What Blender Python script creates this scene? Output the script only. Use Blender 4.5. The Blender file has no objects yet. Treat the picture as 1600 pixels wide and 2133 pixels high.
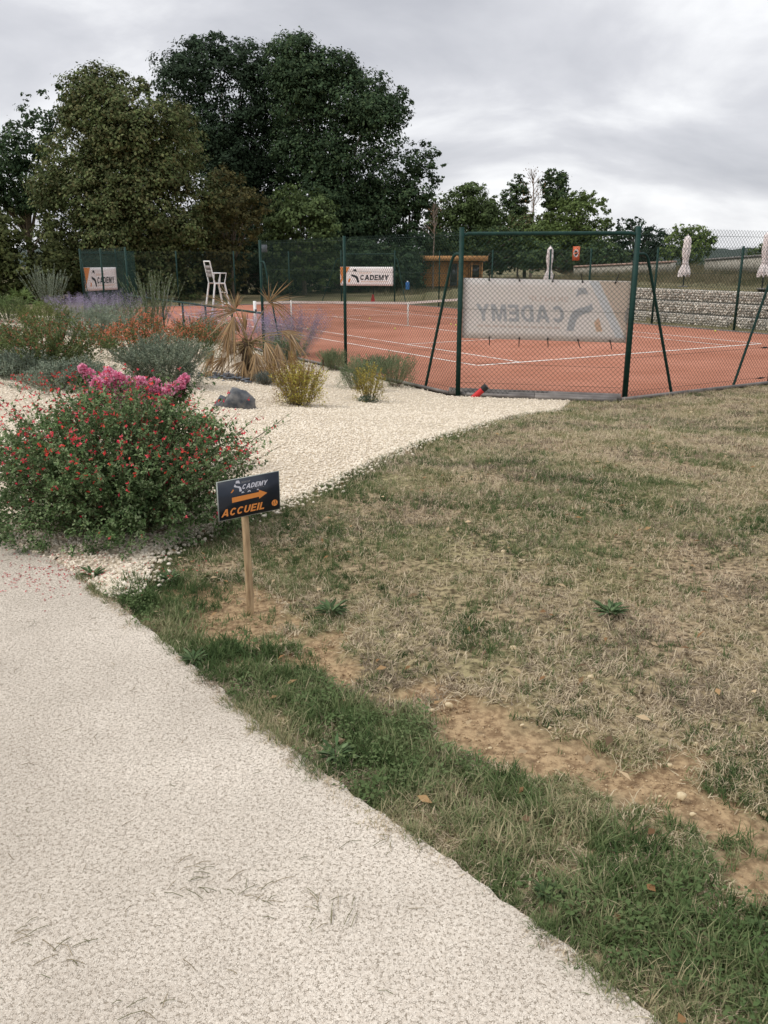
import bpy, math, random
import numpy as np
from mathutils import Vector, Matrix
S = bpy.context.scene
C = S.collection
rng = np.random.default_rng(7)
random.seed(7)
R = math.radians

# ------------------------------------------------------------------ camera
EYE = 2.5; FPX = 1740.0; PIT = R(16.8)
cd = bpy.data.cameras.new('camera'); cam = bpy.data.objects.new('camera', cd); C.objects.link(cam)
cam.location = (0, 0, EYE); cam.rotation_euler = (R(90) - PIT, 0, 0)
cd.sensor_fit = 'VERTICAL'; cd.sensor_height = 24; cd.lens = 24 * FPX / 2133
cd.clip_start = 0.05; cd.clip_end = 6000
S.camera = cam
# ------------------------------------------------------------------ overcast sky
SUN_EL, SUN_AZ = R(50), R(-105)
w = bpy.data.worlds.new('World'); S.world = w; w.use_nodes = True
nt = w.node_tree; nt.nodes.clear()
def N(t, typ, **k):
    n = t.nodes.new(typ)
    for a, b in k.items():
        if a.startswith('i_'): n.inputs[a[2:].replace('_', ' ')].default_value = b
        else: setattr(n, a, b)
    return n
sky = N(nt, 'ShaderNodeTexSky', sky_type='NISHITA', sun_disc=False, sun_elevation=SUN_EL, sun_rotation=SUN_AZ)
b1 = N(nt, 'ShaderNodeBackground', i_Strength=0.1); nt.links.new(sky.outputs[0], b1.inputs[0])
tc = N(nt, 'ShaderNodeTexCoord')
sep = N(nt, 'ShaderNodeSeparateXYZ'); nt.links.new(tc.outputs['Generated'], sep.inputs[0])
zz = N(nt, 'ShaderNodeMath', operation='MAXIMUM'); nt.links.new(sep.outputs[2], zz.inputs[0]); zz.inputs[1].default_value = 0.0
za = N(nt, 'ShaderNodeMath', operation='ADD'); nt.links.new(zz.outputs[0], za.inputs[0]); za.inputs[1].default_value = 0.42
dx = N(nt, 'ShaderNodeMath', operation='DIVIDE'); nt.links.new(sep.outputs[0], dx.inputs[0]); nt.links.new(za.outputs[0], dx.inputs[1])
dy = N(nt, 'ShaderNodeMath', operation='DIVIDE'); nt.links.new(sep.outputs[1], dy.inputs[0]); nt.links.new(za.outputs[0], dy.inputs[1])
cb = N(nt, 'ShaderNodeCombineXYZ'); nt.links.new(dx.outputs[0], cb.inputs[0]); nt.links.new(dy.outputs[0], cb.inputs[1])
mp = N(nt, 'ShaderNodeMapping'); mp.inputs['Location'].default_value = (5.35, 2.6, 0.4); mp.inputs['Scale'].default_value = (0.8, 1.15, 1)
mp.inputs['Rotation'].default_value = (0, 0, 0.25)
nt.links.new(cb.outputs[0], mp.inputs[0])
n1 = N(nt, 'ShaderNodeTexNoise', i_Scale=2.7, i_Detail=8.0, i_Roughness=0.52, i_Distortion=0.3); nt.links.new(mp.outputs[0], n1.inputs['Vector'])
cr = N(nt, 'ShaderNodeValToRGB'); nt.links.new(n1.outputs[0], cr.inputs[0])
e = cr.color_ramp.elements
e[0].position = 0.30; e[0].color = (0.46, 0.47, 0.51, 1)
e[1].position = 0.66; e[1].color = (0.86, 0.865, 0.88, 1)
m_ = cr.color_ramp.elements.new(0.50); m_.color = (0.62, 0.625, 0.66, 1)
# CIE overcast: brighter towards the zenith
zr = N(nt, 'ShaderNodeMapRange'); nt.links.new(zz.outputs[0], zr.inputs[0])
zr.inputs['From Min'].default_value = 0.3; zr.inputs['From Max'].default_value = 1.0; zr.inputs['To Min'].default_value = 1.0; zr.inputs['To Max'].default_value = 1.95
b2 = N(nt, 'ShaderNodeBackground'); nt.links.new(cr.outputs[0], b2.inputs[0]); nt.links.new(zr.outputs[0], b2.inputs[1])
mx = N(nt, 'ShaderNodeMixShader'); mx.inputs[0].default_value = 0.94
nt.links.new(b1.outputs[0], mx.inputs[1]); nt.links.new(b2.outputs[0], mx.inputs[2])
wo = N(nt, 'ShaderNodeOutputWorld'); nt.links.new(mx.outputs[0], wo.inputs[0])
sl = bpy.data.lights.new('sun', 'SUN'); sl.energy = 1.5; sl.angle = R(14); sl.color = (1.0, 0.955, 0.88)
so = bpy.data.objects.new('sun', sl); C.objects.link(so)
# the sun stands behind the clouds, to the left and a little behind the camera
_d = Vector((math.sin(SUN_AZ) * math.cos(SUN_EL), math.cos(SUN_AZ) * math.cos(SUN_EL), math.sin(SUN_EL)))
so.rotation_euler = _d.to_track_quat('Z', 'Y').to_euler()
S.view_settings.view_transform = 'Standard'; S.view_settings.look = 'None'
S.view_settings.exposure = 0.26; S.view_settings.gamma = 1; S.view_settings.use_curve_mapping = False
S.cycles.max_bounces = 6; S.cycles.transparent_max_bounces = 24

# ------------------------------------------------------------------ geometry of the place
YAW = R(30.76); CT = np.array([0.938, 33.79]); CU = np.array([math.cos(YAW), math.sin(YAW)]); CV = np.array([-math.sin(YAW), math.cos(YAW)])
def fc(u, v, z=None):                       # court metres -> world
    p = CT + u * CU + v * CV
    return p if z is None else np.array([p[0], p[1], z])
def court(X, Y):
    dx = X - CT[0]; dy = Y - CT[1]
    return dx * CU[0] + dy * CU[1], dx * CV[0] + dy * CV[1]
def sm(a, b, x):
    t = np.clip((x - a) / (b - a), 0, 1); return t * t * (3 - 2 * t)
def hashn(ix, iy, seed):
    h = (ix.astype(np.int64) * 374761393 + iy.astype(np.int64) * 668265263 + seed * 974634777) & 0x7fffffff
    h = (h ^ (h >> 13)) * 1274126177 & 0x7fffffff
    return ((h ^ (h >> 16)) & 0xffff) / 65535.0
def vn(x, y, seed=0):
    x = np.asarray(x, float); y = np.asarray(y, float)
    ix = np.floor(x); iy = np.floor(y); fx = x - ix; fy = y - iy
    fx = fx * fx * (3 - 2 * fx); fy = fy * fy * (3 - 2 * fy)
    a = hashn(ix, iy, seed); b = hashn(ix + 1, iy, seed); c = hashn(ix, iy + 1, seed); d = hashn(ix + 1, iy + 1, seed)
    return (a + (b - a) * fx) * (1 - fy) + (c + (d - c) * fx) * fy
def fbm(x, y, seed=0, o=4):
    s = 0; a = 0.5; t = 0
    for k in range(o):
        s = s + a * vn(x * 2 ** k, y * 2 ** k, seed + k * 17); t += a; a *= 0.55
    return s / t
def height(X, Y):
    X = np.asarray(X, float); Y = np.asarray(Y, float)
    u, v = court(X, Y); au = np.abs(u); av = np.abs(v)
    s = np.maximum(np.maximum(au - 8.75, av - 17.55 - 2.0 * ((v > 0) & (u < 3))), (au + av - 24.25 - 2.2 * ((v > 0) & (u < 0))) / math.sqrt(2))
    near = 0.95 * sm(-1.5, 11.0, s) * 1.0 - 0.95 * sm(-1.5, 11.0, 0.0 * s)
    near = np.clip(near, 0, 1) / (0.95 - 0.95 * float(sm(-1.5, 11.0, np.array(0.0)))) * 0.95
    wf = sm(6, 20, v)
    far = 0.55 * sm(0, 40, s) 
    z = near * (1 - wf) + far * wf
    # raised bank behind the gabion wall on the right
    bank = 1.36 + 0.75 * sm(10.6, 30, u) + 0.10 * fbm(X * .3, Y * .3, 5)
    wb = sm(10.25, 10.45, u) * (1 - sm(3, 24, v))
    z = z * (1 - wb) + bank * wb
    z = np.where(s < 0.12, -0.06, z)
    z = z + np.where(s > 0.3, 0.03 * (fbm(X * 1.1, Y * 1.1, 3) - .5) * sm(.3, 2, s), 0)
    z = z - sm(200, 900, Y) * 6
    return z
def unray(px, py):
    a = (px - 800) / FPX; b = -(py - 1066.5) / FPX
    d = np.array([a, math.cos(PIT) + b * math.sin(PIT), -math.sin(PIT) + b * math.cos(PIT)])
    return d / d[1]
def at(px, py, Y):                          # a point of the place at distance Y ahead
    d = unray(px, py); return np.array([d[0] * Y, Y, EYE + d[2] * Y])
def G(px, py):                              # where a line of sight meets the ground
    d = unray(px, py); Y = 0.8
    ys = np.concatenate([np.arange(0.8, 30, 0.02), np.arange(30, 400, 0.2)])
    hz = height(d[0] * ys, ys); k = np.argmax(EYE + d[2] * ys < hz)
    Y = ys[k]; return np.array([d[0] * Y, Y, float(height(d[0] * Y, Y))])
def scale_at(P):                            # photograph pixels per metre at P
    return FPX / (P[1] * math.cos(PIT) - (P[2] - EYE) * math.sin(PIT))
def inpoly(X, Y, poly):
    X = np.asarray(X); Y = np.asarray(Y); r = np.zeros(X.shape, bool); n = len(poly); j = n - 1
    for i in range(n):
        xi, yi = poly[i]; xj, yj = poly[j]
        c = ((yi > Y) != (yj > Y)) & (X < (xj - xi) * (Y - yi) / (yj - yi + 1e-12) + xi); r ^= c; j = i
    return r
def dline(X, Y, pts):
    d = np.full(np.shape(X), 1e9)
    for (x0, y0), (x1, y1) in zip(pts[:-1], pts[1:]):
        L = (x1 - x0) ** 2 + (y1 - y0) ** 2 + 1e-12
        t = np.clip(((X - x0) * (x1 - x0) + (Y - y0) * (y1 - y0)) / L, 0, 1)
        d = np.minimum(d, np.hypot(X - x0 - t * (x1 - x0), Y - y0 - t * (y1 - y0)))
    return d

# ------------------------------------------------------------------ materials
def ncol(t, scale, c0, c1, p0=.35, p1=.65, detail=4., vec=None):
    n = N(t, 'ShaderNodeTexNoise', i_Scale=scale, i_Detail=detail)
    if vec is not None: t.links.new(vec, n.inputs['Vector'])
    r = N(t, 'ShaderNodeValToRGB'); t.links.new(n.outputs[0], r.inputs[0])
    r.color_ramp.elements[0].position = p0; r.color_ramp.elements[0].color = (*c0, 1)
    r.color_ramp.elements[1].position = p1; r.color_ramp.elements[1].color = (*c1, 1)
    return n, r
def mat(name, c0, c1=None, scale=5., rough=.8, bump=0., bscale=40., metal=0., attr=False, trans=0., spec=.3):
    m = bpy.data.materials.new(name); m.use_nodes = True; t = m.node_tree
    b = t.nodes['Principled BSDF']; b.inputs['Roughness'].default_value = rough; b.inputs['Metallic'].default_value = metal
    b.inputs['Specular IOR Level'].default_value = spec
    c1 = c1 or tuple(x * .8 for x in c0)
    tcn = N(t, 'ShaderNodeTexCoord')
    n, r = ncol(t, scale, c0, c1, vec=tcn.outputs['Object'])
    src = r.outputs[0]
    if attr:
        a = N(t, 'ShaderNodeAttribute', attribute_name='col')
        src = a.outputs[0]
    t.links.new(src, b.inputs['Base Color'])
    if bump:
        n2 = N(t, 'ShaderNodeTexNoise', i_Scale=bscale, i_Detail=5.); t.links.new(tcn.outputs['Object'], n2.inputs['Vector'])
        bp = N(t, 'ShaderNodeBump', i_Strength=bump, i_Distance=.01); t.links.new(n2.outputs[0], bp.inputs['Height']); t.links.new(bp.outputs[0], b.inputs['Normal'])
    if trans:
        tr = N(t, 'ShaderNodeBsdfTranslucent'); t.links.new(src, tr.inputs[0])
        ms = N(t, 'ShaderNodeMixShader'); ms.inputs[0].default_value = trans
        t.links.new(b.outputs[0], ms.inputs[1]); t.links.new(tr.outputs[0], ms.inputs[2]); t.links.new(ms.outputs[0], t.nodes['Material Output'].inputs[0])
    return m
M = {}
M['leaf'] = mat('leaf', (.06, .1, .03), attr=True, rough=.75, trans=.22, spec=.15)
M['petal'] = mat('petal', (.6, .03, .05), attr=True, rough=.6, trans=.25, spec=.2)
M['bark'] = mat('bark', (.09, .07, .05), (.16, .13, .10), scale=6, bump=.8, bscale=12)
M['twig'] = mat('twig', (.10, .075, .045), (.17, .13, .08), scale=20)
M['green_paint'] = mat('green_paint', (.006, .030, .024), (.010, .042, .034), scale=9, rough=.55, spec=.2)
M['mesh_wire'] = mat('mesh_wire', (.007, .028, .02), (.012, .036, .027), scale=9, rough=.5)
M['black'] = mat('black', (.012, .012, .013), (.02, .02, .02), rough=.5)
M['white_paint'] = mat('white_paint', (.78, .78, .76), (.70, .70, .67), scale=8, rough=.45)
M['white_tape'] = mat('white_tape', (.84, .81, .76), (.74, .69, .62), scale=7, rough=.8)
M['banner'] = mat('banner', (.92, .885, .85), (.93, .90, .87), scale=1.2, rough=.55, trans=.5)
M['banner_front'] = mat('banner_front', (.90, .88, .86), (.86, .84, .82), scale=2, rough=.5)
M['ghost_grey'] = mat('ghost_grey', (.57, .585, .61), (.60, .615, .64), scale=2, rough=.6, trans=.35)
M['ghost_orange'] = mat('ghost_orange', (.78, .66, .56), (.80, .68, .58), scale=2, rough=.6, trans=.35)
M['ghost_mark'] = mat('ghost_mark', (.80, .58, .43), (.80, .6, .45), scale=2, rough=.6, trans=.35)
M['ghost_faint'] = mat('ghost_faint', (.80, .70, .65), (.80, .71, .66), scale=2, rough=.6, trans=.35)
M['ghost_white'] = mat('ghost_white', (.84, .85, .87), (.80, .81, .83), scale=2, rough=.6, trans=.35)
M['orange'] = mat('orange_print', (.72, .26, .06), (.68, .25, .065), scale=10, rough=.5)
M['ink'] = mat('ink', (.015, .017, .022), (.02, .022, .03), scale=10, rough=.5)
M['navy'] = mat('navy', (.008, .013, .024), (.012, .018, .03), scale=6, rough=.28, spec=.4)
M['print_white'] = mat('print_white', (.70, .70, .78), (.64, .64, .72), scale=10, rough=.5)
M['print_grey'] = mat('print_grey', (.28, .27, .28), (.24, .24, .25), scale=10, rough=.5)
M['board_edge'] = mat('board_edge', (.33, .36, .33), (.26, .28, .26), scale=20, rough=.6)
M['cabin_wood'] = mat('cabin_wood', (.48, .24, .085), (.38, .18, .06), scale=3, bump=.3)
M['roof_wood'] = mat('roof_wood', (.52, .27, .11), (.42, .21, .08), scale=3)
M['glass'] = mat('glass', (.03, .035, .04), (.05, .05, .05), rough=.1, spec=.6)
M['plank'] = mat('plank', (.27, .25, .235), (.17, .155, .145), scale=4, bump=.6, bscale=30)
M['slate'] = mat('slate', (.045, .052, .062), (.17, .165, .16), scale=9, rough=.55, bump=.9, bscale=18)
M['slate_chip'] = mat('slate_chip', (.07, .085, .10), (.16, .17, .19), scale=2.5, rough=.6)
M['pebble'] = mat('pebble', (.60, .50, .33), (.40, .30, .17), scale=45, bump=.3)
M['gabion'] = mat('gabion', (.50, .47, .42), (.33, .31, .28), attr=True, rough=.9)
M['grey_wire'] = mat('grey_wire', (.22, .22, .22), (.3, .3, .3), rough=.5, metal=.6)
M['red_plastic'] = mat('red_plastic', (.58, .03, .035), (.48, .03, .03), rough=.4)
M['parasol'] = mat('parasol', (.80, .74, .72), (.70, .63, .61), scale=3, rough=.9, bump=.3, bscale=10)
M['coping'] = mat('coping', (.46, .30, .24), (.38, .26, .21), scale=3)
M['wall_stone'] = mat('wall_stone', (.45, .42, .36), (.30, .27, .22), scale=5, bump=1., bscale=8)
M['ball'] = mat('ball', (.68, .66, .14), (.6, .6, .16), rough=.95)
M['blue'] = mat('blue_plastic', (.04, .15, .42), (.05, .18, .45), rough=.5)
M['dead_frond'] = mat('dead_frond', (.3, .2, .1), attr=True, rough=.8, trans=.15)
M['bamboo'] = None

def stake_mat():
    m = bpy.data.materials.new('wood_stake'); m.use_nodes = True; t = m.node_tree; b = t.nodes['Principled BSDF']
    tcn = N(t, 'ShaderNodeTexCoord'); mp = N(t, 'ShaderNodeMapping'); mp.inputs['Scale'].default_value = (30, 30, 4.5); t.links.new(tcn.outputs['Object'], mp.inputs[0])
    n, r = ncol(t, 1.0, (.20, .125, .06), (.46, .33, .19), .33, .56, 5., mp.outputs[0])
    t.links.new(r.outputs[0], b.inputs['Base Color']); b.inputs['Roughness'].default_value = .75
    bp = N(t, 'ShaderNodeBump', i_Strength=.5, i_Distance=.003); t.links.new(n.outputs[0], bp.inputs['Height']); t.links.new(bp.outputs[0], b.inputs['Normal'])
    return m
M['stake'] = stake_mat()
def ground_mat():
    m = bpy.data.materials.new('lawn_soil'); m.use_nodes = True; t = m.node_tree; b = t.nodes['Principled BSDF']; b.inputs['Roughness'].default_value = .95
    b.inputs['Specular IOR Level'].default_value = .1
    tcn = N(t, 'ShaderNodeTexCoord'); v = tcn.outputs['Object']
    _, dry = ncol(t, 34., (.08, .062, .04), (.34, .275, .19), .36, .60, 12., v)
    _, big = ncol(t, .9, (.85, .95, .70), (1.1, 1.0, .95), .3, .7, 4., v)
    mul = N(t, 'ShaderNodeMix', data_type='RGBA', blend_type='MULTIPLY'); mul.inputs[0].default_value = 1
    t.links.new(dry.outputs[0], mul.inputs[6]); t.links.new(big.outputs[0], mul.inputs[7])
    ns, soil = ncol(t, 38., (.19, .125, .07), (.40, .285, .165), .36, .62, 12., v)
    a = N(t, 'ShaderNodeAttribute', attribute_name='soil')
    mix = N(t, 'ShaderNodeMix', data_type='RGBA'); t.links.new(a.outputs['Fac'], mix.inputs[0])
    t.links.new(mul.outputs[2], mix.inputs[6]); t.links.new(soil.outputs[0], mix.inputs[7])
    a2 = N(t, 'ShaderNodeAttribute', attribute_name='meadow')
    _, mead = ncol(t, .6, (.11, .105, .05), (.22, .185, .11), .3, .7, 10., v)
    mix2 = N(t, 'ShaderNodeMix', data_type='RGBA'); t.links.new(a2.outputs['Fac'], mix2.inputs[0])
    t.links.new(mix.outputs[2], mix2.inputs[6]); t.links.new(mead.outputs[0], mix2.inputs[7])
    t.links.new(mix2.outputs[2], b.inputs['Base Color'])
    n3 = N(t, 'ShaderNodeTexNoise', i_Scale=70., i_Detail=8.); t.links.new(v, n3.inputs['Vector'])
    bp = N(t, 'ShaderNodeBump', i_Strength=.9, i_Distance=.012); t.links.new(n3.outputs[0], bp.inputs['Height']); t.links.new(bp.outputs[0], b.inputs['Normal'])
    return m
M['ground'] = ground_mat()
def path_mat():
    m = bpy.data.materials.new('path_aggregate'); m.use_nodes = True; t = m.node_tree; b = t.nodes['Principled BSDF']; b.inputs['Roughness'].default_value = .9
    b.inputs['Specular IOR Level'].default_value = .15
    v = N(t, 'ShaderNodeTexCoord').outputs['Object']
    wn = N(t, 'ShaderNodeTexNoise', i_Scale=140., i_Detail=3.); t.links.new(v, wn.inputs['Vector'])
    wv = N(t, 'ShaderNodeVectorMath', operation='SCALE'); t.links.new(wn.outputs['Color'], wv.inputs[0]); wv.inputs['Scale'].default_value = .010
    av = N(t, 'ShaderNodeVectorMath', operation='ADD'); t.links.new(v, av.inputs[0]); t.links.new(wv.outputs[0], av.inputs[1])
    vo = N(t, 'ShaderNodeTexVoronoi', feature='DISTANCE_TO_EDGE', i_Scale=185.); t.links.new(av.outputs[0], vo.inputs['Vector'])
    vc = N(t, 'ShaderNodeTexVoronoi', feature='F1', i_Scale=185.); t.links.new(av.outputs[0], vc.inputs['Vector'])
    gr = N(t, 'ShaderNodeValToRGB'); t.links.new(vc.outputs['Color'], gr.inputs[0])
    gr.color_ramp.elements[0].position = .0; gr.color_ramp.elements[0].color = (.49, .43, .36, 1)
    gr.color_ramp.elements[1].position = .8; gr.color_ramp.elements[1].color = (.66, .60, .52, 1)
    # open joints come and go with a coarser noise
    nz = N(t, 'ShaderNodeTexNoise', i_Scale=100., i_Detail=5., i_Roughness=.7); t.links.new(v, nz.inputs['Vector'])
    nr = N(t, 'ShaderNodeMapRange'); t.links.new(nz.outputs[0], nr.inputs[0]); nr.inputs['From Min'].default_value = .50; nr.inputs['From Max'].default_value = .72
    nr.inputs['To Min'].default_value = .0; nr.inputs['To Max'].default_value = .26
    lt = N(t, 'ShaderNodeMath', operation='LESS_THAN'); t.links.new(vo.outputs['Distance'], lt.inputs[0]); t.links.new(nr.outputs[0], lt.inputs[1])
    big, bg = ncol(t, 1.6, (.84, .825, .80), (1.08, 1.07, 1.05), .32, .68, 9., v)
    mul = N(t, 'ShaderNodeMix', data_type='RGBA', blend_type='MULTIPLY'); mul.inputs[0].default_value = 1; t.links.new(gr.outputs[0], mul.inputs[6]); t.links.new(bg.outputs[0], mul.inputs[7])
    mix = N(t, 'ShaderNodeMix', data_type='RGBA'); t.links.new(lt.outputs[0], mix.inputs[0]); t.links.new(mul.outputs[2], mix.inputs[6]); mix.inputs[7].default_value = (.28, .235, .18, 1)
    t.links.new(mix.outputs[2], b.inputs['Base Color'])
    h = N(t, 'ShaderNodeMath', operation='MINIMUM'); t.links.new(vo.outputs['Distance'], h.inputs[0]); h.inputs[1].default_value = .3
    h2 = N(t, 'ShaderNodeMath', operation='SUBTRACT'); t.links.new(h.outputs[0], h2.inputs[0]); t.links.new(lt.outputs[0], h2.inputs[1])
    bp = N(t, 'ShaderNodeBump', i_Strength=.8, i_Distance=.004); t.links.new(h2.outputs[0], bp.inputs['Height']); t.links.new(bp.outputs[0], b.inputs['Normal'])
    return m
M['path'] = path_mat()
def clay_mat():
    m = bpy.data.materials.new('clay'); m.use_nodes = True; t = m.node_tree; b = t.nodes['Principled BSDF']; b.inputs['Roughness'].default_value = .95
    b.inputs['Specular IOR Level'].default_value = .1
    v = N(t, 'ShaderNodeTexCoord').outputs['Object']
    _, a = ncol(t, .5, (.355, .148, .094), (.435, .195, .132), .35, .65, 7., v)
    mpc = N(t, 'ShaderNodeMapping'); mpc.inputs['Scale'].default_value = (.5, 2.4, 1); mpc.inputs['Rotation'].default_value = (0, 0, R(-31)); t.links.new(v, mpc.inputs[0])
    _, c = ncol(t, 2.2, (.86, .85, .84), (1.08, 1.07, 1.06), .3, .7, 10., mpc.outputs[0])
    mul = N(t, 'ShaderNodeMix', data_type='RGBA', blend_type='MULTIPLY'); mul.inputs[0].default_value = 1; t.links.new(a.outputs[0], mul.inputs[6]); t.links.new(c.outputs[0], mul.inputs[7])
    t.links.new(mul.outputs[2], b.inputs['Base Color'])
    return m
M['clay'] = clay_mat()
def gravel_mat(name, c0, c1):
    m = bpy.data.materials.new(name); m.use_nodes = True; t = m.node_tree; b = t.nodes['Principled BSDF']; b.inputs['Roughness'].default_value = .85
    b.inputs['Specular IOR Level'].default_value = .15
    oi = N(t, 'ShaderNodeObjectInfo'); r = N(t, 'ShaderNodeValToRGB'); t.links.new(oi.outputs['Random'], r.inputs[0])
    r.color_ramp.elements[0].color = (*c0, 1); r.color_ramp.elements[1].color = (*c1, 1)
    t.links.new(r.outputs[0], b.inputs['Base Color']); return m
M['gravel'] = gravel_mat('gravel_stone', (.60, .52, .40), (.80, .72, .60))
M['gravel_base'] = mat('gravel_base', (.60, .52, .41), (.40, .33, .24), scale=55, bump=1., bscale=45)
def grass_mat(name, ramp, posramp=None, ps=1.3):
    m = bpy.data.materials.new(name); m.use_nodes = True; t = m.node_tree; b = t.nodes['Principled BSDF']; b.inputs['Roughness'].default_value = .7
    b.inputs['Specular IOR Level'].default_value = .15
    oi = N(t, 'ShaderNodeObjectInfo'); r = N(t, 'ShaderNodeValToRGB'); a = N(t, 'ShaderNodeAttribute', attribute_name='rnd')
    ad = N(t, 'ShaderNodeMath', operation='ADD'); t.links.new(oi.outputs['Random'], ad.inputs[0]); t.links.new(a.outputs['Fac'], ad.inputs[1])
    g = N(t, 'ShaderNodeNewGeometry'); nz = N(t, 'ShaderNodeTexNoise', i_Scale=ps, i_Detail=3.); t.links.new(g.outputs['Position'], nz.inputs['Vector'])
    nm = N(t, 'ShaderNodeMapRange'); t.links.new(nz.outputs[0], nm.inputs[0]); nm.inputs['From Min'].default_value = .36; nm.inputs['From Max'].default_value = .64; nm.inputs['To Max'].default_value = 1.6
    ad2 = N(t, 'ShaderNodeMath', operation='ADD'); t.links.new(ad.outputs[0], ad2.inputs[0]); t.links.new(nm.outputs[0], ad2.inputs[1])
    dv = N(t, 'ShaderNodeMath', operation='MULTIPLY'); t.links.new(ad2.outputs[0], dv.inputs[0]); dv.inputs[1].default_value = 1 / 3.4
    t.links.new(dv.outputs[0], r.inputs[0])
    el = r.color_ramp.elements
    el[0].position = .12; el[0].color = (*ramp[0], 1); el[1].position = .88; el[1].color = (*ramp[-1], 1)
    for k, c in enumerate(ramp[1:-1]):
        q = el.new(.12 + .76 * (k + 1) / (len(ramp) - 1)); q.color = (*c, 1)
    t.links.new(r.outputs[0], b.inputs['Base Color'])
    tr = N(t, 'ShaderNodeBsdfTranslucent'); t.links.new(r.outputs[0], tr.inputs[0]); ms = N(t, 'ShaderNodeMixShader'); ms.inputs[0].default_value = .2
    t.links.new(b.outputs[0], ms.inputs[1]); t.links.new(tr.outputs[0], ms.inputs[2]); t.links.new(ms.outputs[0], t.nodes['Material Output'].inputs[0])
    return m
M['dry_grass'] = grass_mat('dry_grass', [(.075, .10, .03), (.17, .175, .07), (.41, .34, .215), (.61, .51, .355), (.31, .245, .175), (.13, .105, .07)])
M['green_grass'] = grass_mat('green_grass', [(.028, .055, .018), (.05, .088, .028), (.08, .125, .042), (.125, .17, .065), (.21, .23, .11), (.42, .36, .22)], ps=2.2)
M['tall_grass'] = grass_mat('tall_grass', [(.08, .095, .04), (.13, .12, .06), (.20, .165, .10), (.26, .22, .14)], ps=.5)
M['weed'] = grass_mat('weed', [(.06, .095, .035), (.085, .13, .045), (.13, .17, .07)])
def net_mat():
    m = bpy.data.materials.new('wind_netting'); m.use_nodes = True; t = m.node_tree; b = t.nodes['Principled BSDF']
    b.inputs['Base Color'].default_value = (.012, .05, .038, 1); b.inputs['Roughness'].default_value = .8
    tr = N(t, 'ShaderNodeBsdfTransparent'); ms = N(t, 'ShaderNodeMixShader')
    n = N(t, 'ShaderNodeTexNoise', i_Scale=.8); mr = N(t, 'ShaderNodeMapRange'); t.links.new(n.outputs[0], mr.inputs[0]); mr.inputs['To Min'].default_value = .55; mr.inputs['To Max'].default_value = 1.0
    t.links.new(mr.outputs[0], ms.inputs[0])
    t.links.new(tr.outputs[0], ms.inputs[1]); t.links.new(b.outputs[0], ms.inputs[2]); t.links.new(ms.outputs[0], t.nodes['Material Output'].inputs[0]); return m
M['netting'] = net_mat()

# ------------------------------------------------------------------ mesh helpers
class MB:
    def __init__(s): s.V = []; s.F = []; s.K = []; s.n = 0
    def add(s, V, F, col=None):
        V = np.asarray(V, float).reshape(-1, 3); F = np.asarray(F, int)
        s.V.append(V); s.F.append(F + s.n); s.n += len(V)
        c = np.ones((len(V), 4)) * .5; 
        if col is not None: c[:, :3] = np.asarray(col)
        c[:, 3] = 1; s.K.append(c); return s
    def mesh(s, name):
        me = bpy.data.meshes.new(name); V = np.concatenate(s.V)
        me.vertices.add(len(V)); me.vertices.foreach_set('co', V.astype(np.float32).ravel())
        loops = np.concatenate([f.ravel() for f in s.F]); cnt = np.concatenate([np.full(len(f), f.shape[1]) for f in s.F])
        st = np.concatenate([[0], np.cumsum(cnt)[:-1]])
        me.loops.add(len(loops)); me.loops.foreach_set('vertex_index', loops.astype(np.int32))
        me.polygons.add(len(cnt)); me.polygons.foreach_set('loop_start', st.astype(np.int32))
        try: me.polygons.foreach_set('loop_total', cnt.astype(np.int32))
        except Exception: pass
        a = me.attributes.new('col', 'FLOAT_COLOR', 'POINT'); a.data.foreach_set('color', np.concatenate(s.K).astype(np.float32).ravel())
        me.update(calc_edges=True); me.validate(); return me
    def build(s, name, m, parent=None, smooth=False):
        me = s.mesh(name); me.materials.append(m)
        if smooth: me.polygons.foreach_set('use_smooth', np.ones(len(me.polygons), bool))
        o = bpy.data.objects.new(name, me); C.objects.link(o)
        if parent is not None:
            o.parent = parent; o.matrix_parent_inverse = parent.matrix_basis.inverted()
        return o
BF = np.array([[0, 1, 3, 2], [4, 6, 7, 5], [0, 4, 5, 1], [2, 3, 7, 6], [0, 2, 6, 4], [1, 5, 7, 3]])
def box(mb, c, sx, sy, sz, ax=None, col=None):
    P = np.array([[x, y, z] for x in (-.5, .5) for y in (-.5, .5) for z in (-.5, .5)]) * (sx, sy, sz)
    if ax is not None: P = P @ np.array(ax)
    mb.add(P + np.array(c), BF, col)
def frame_of(d):
    d = np.asarray(d, float); d = d / (np.linalg.norm(d) + 1e-12)
    u = np.cross([0, 0, 1.], d)
    if np.linalg.norm(u) < 1e-3: u = np.array([1., 0, 0])
    u /= np.linalg.norm(u); return u, np.cross(d, u), d
def beam(mb, p0, p1, w, h=None, col=None):      # square bar
    p0 = np.array(p0, float); p1 = np.array(p1, float); h = h or w
    u, v, d = frame_of(p1 - p0); L = np.linalg.norm(p1 - p0)
    box(mb, (p0 + p1) / 2, w, h, L, ax=[u, v, d], col=col)
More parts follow.
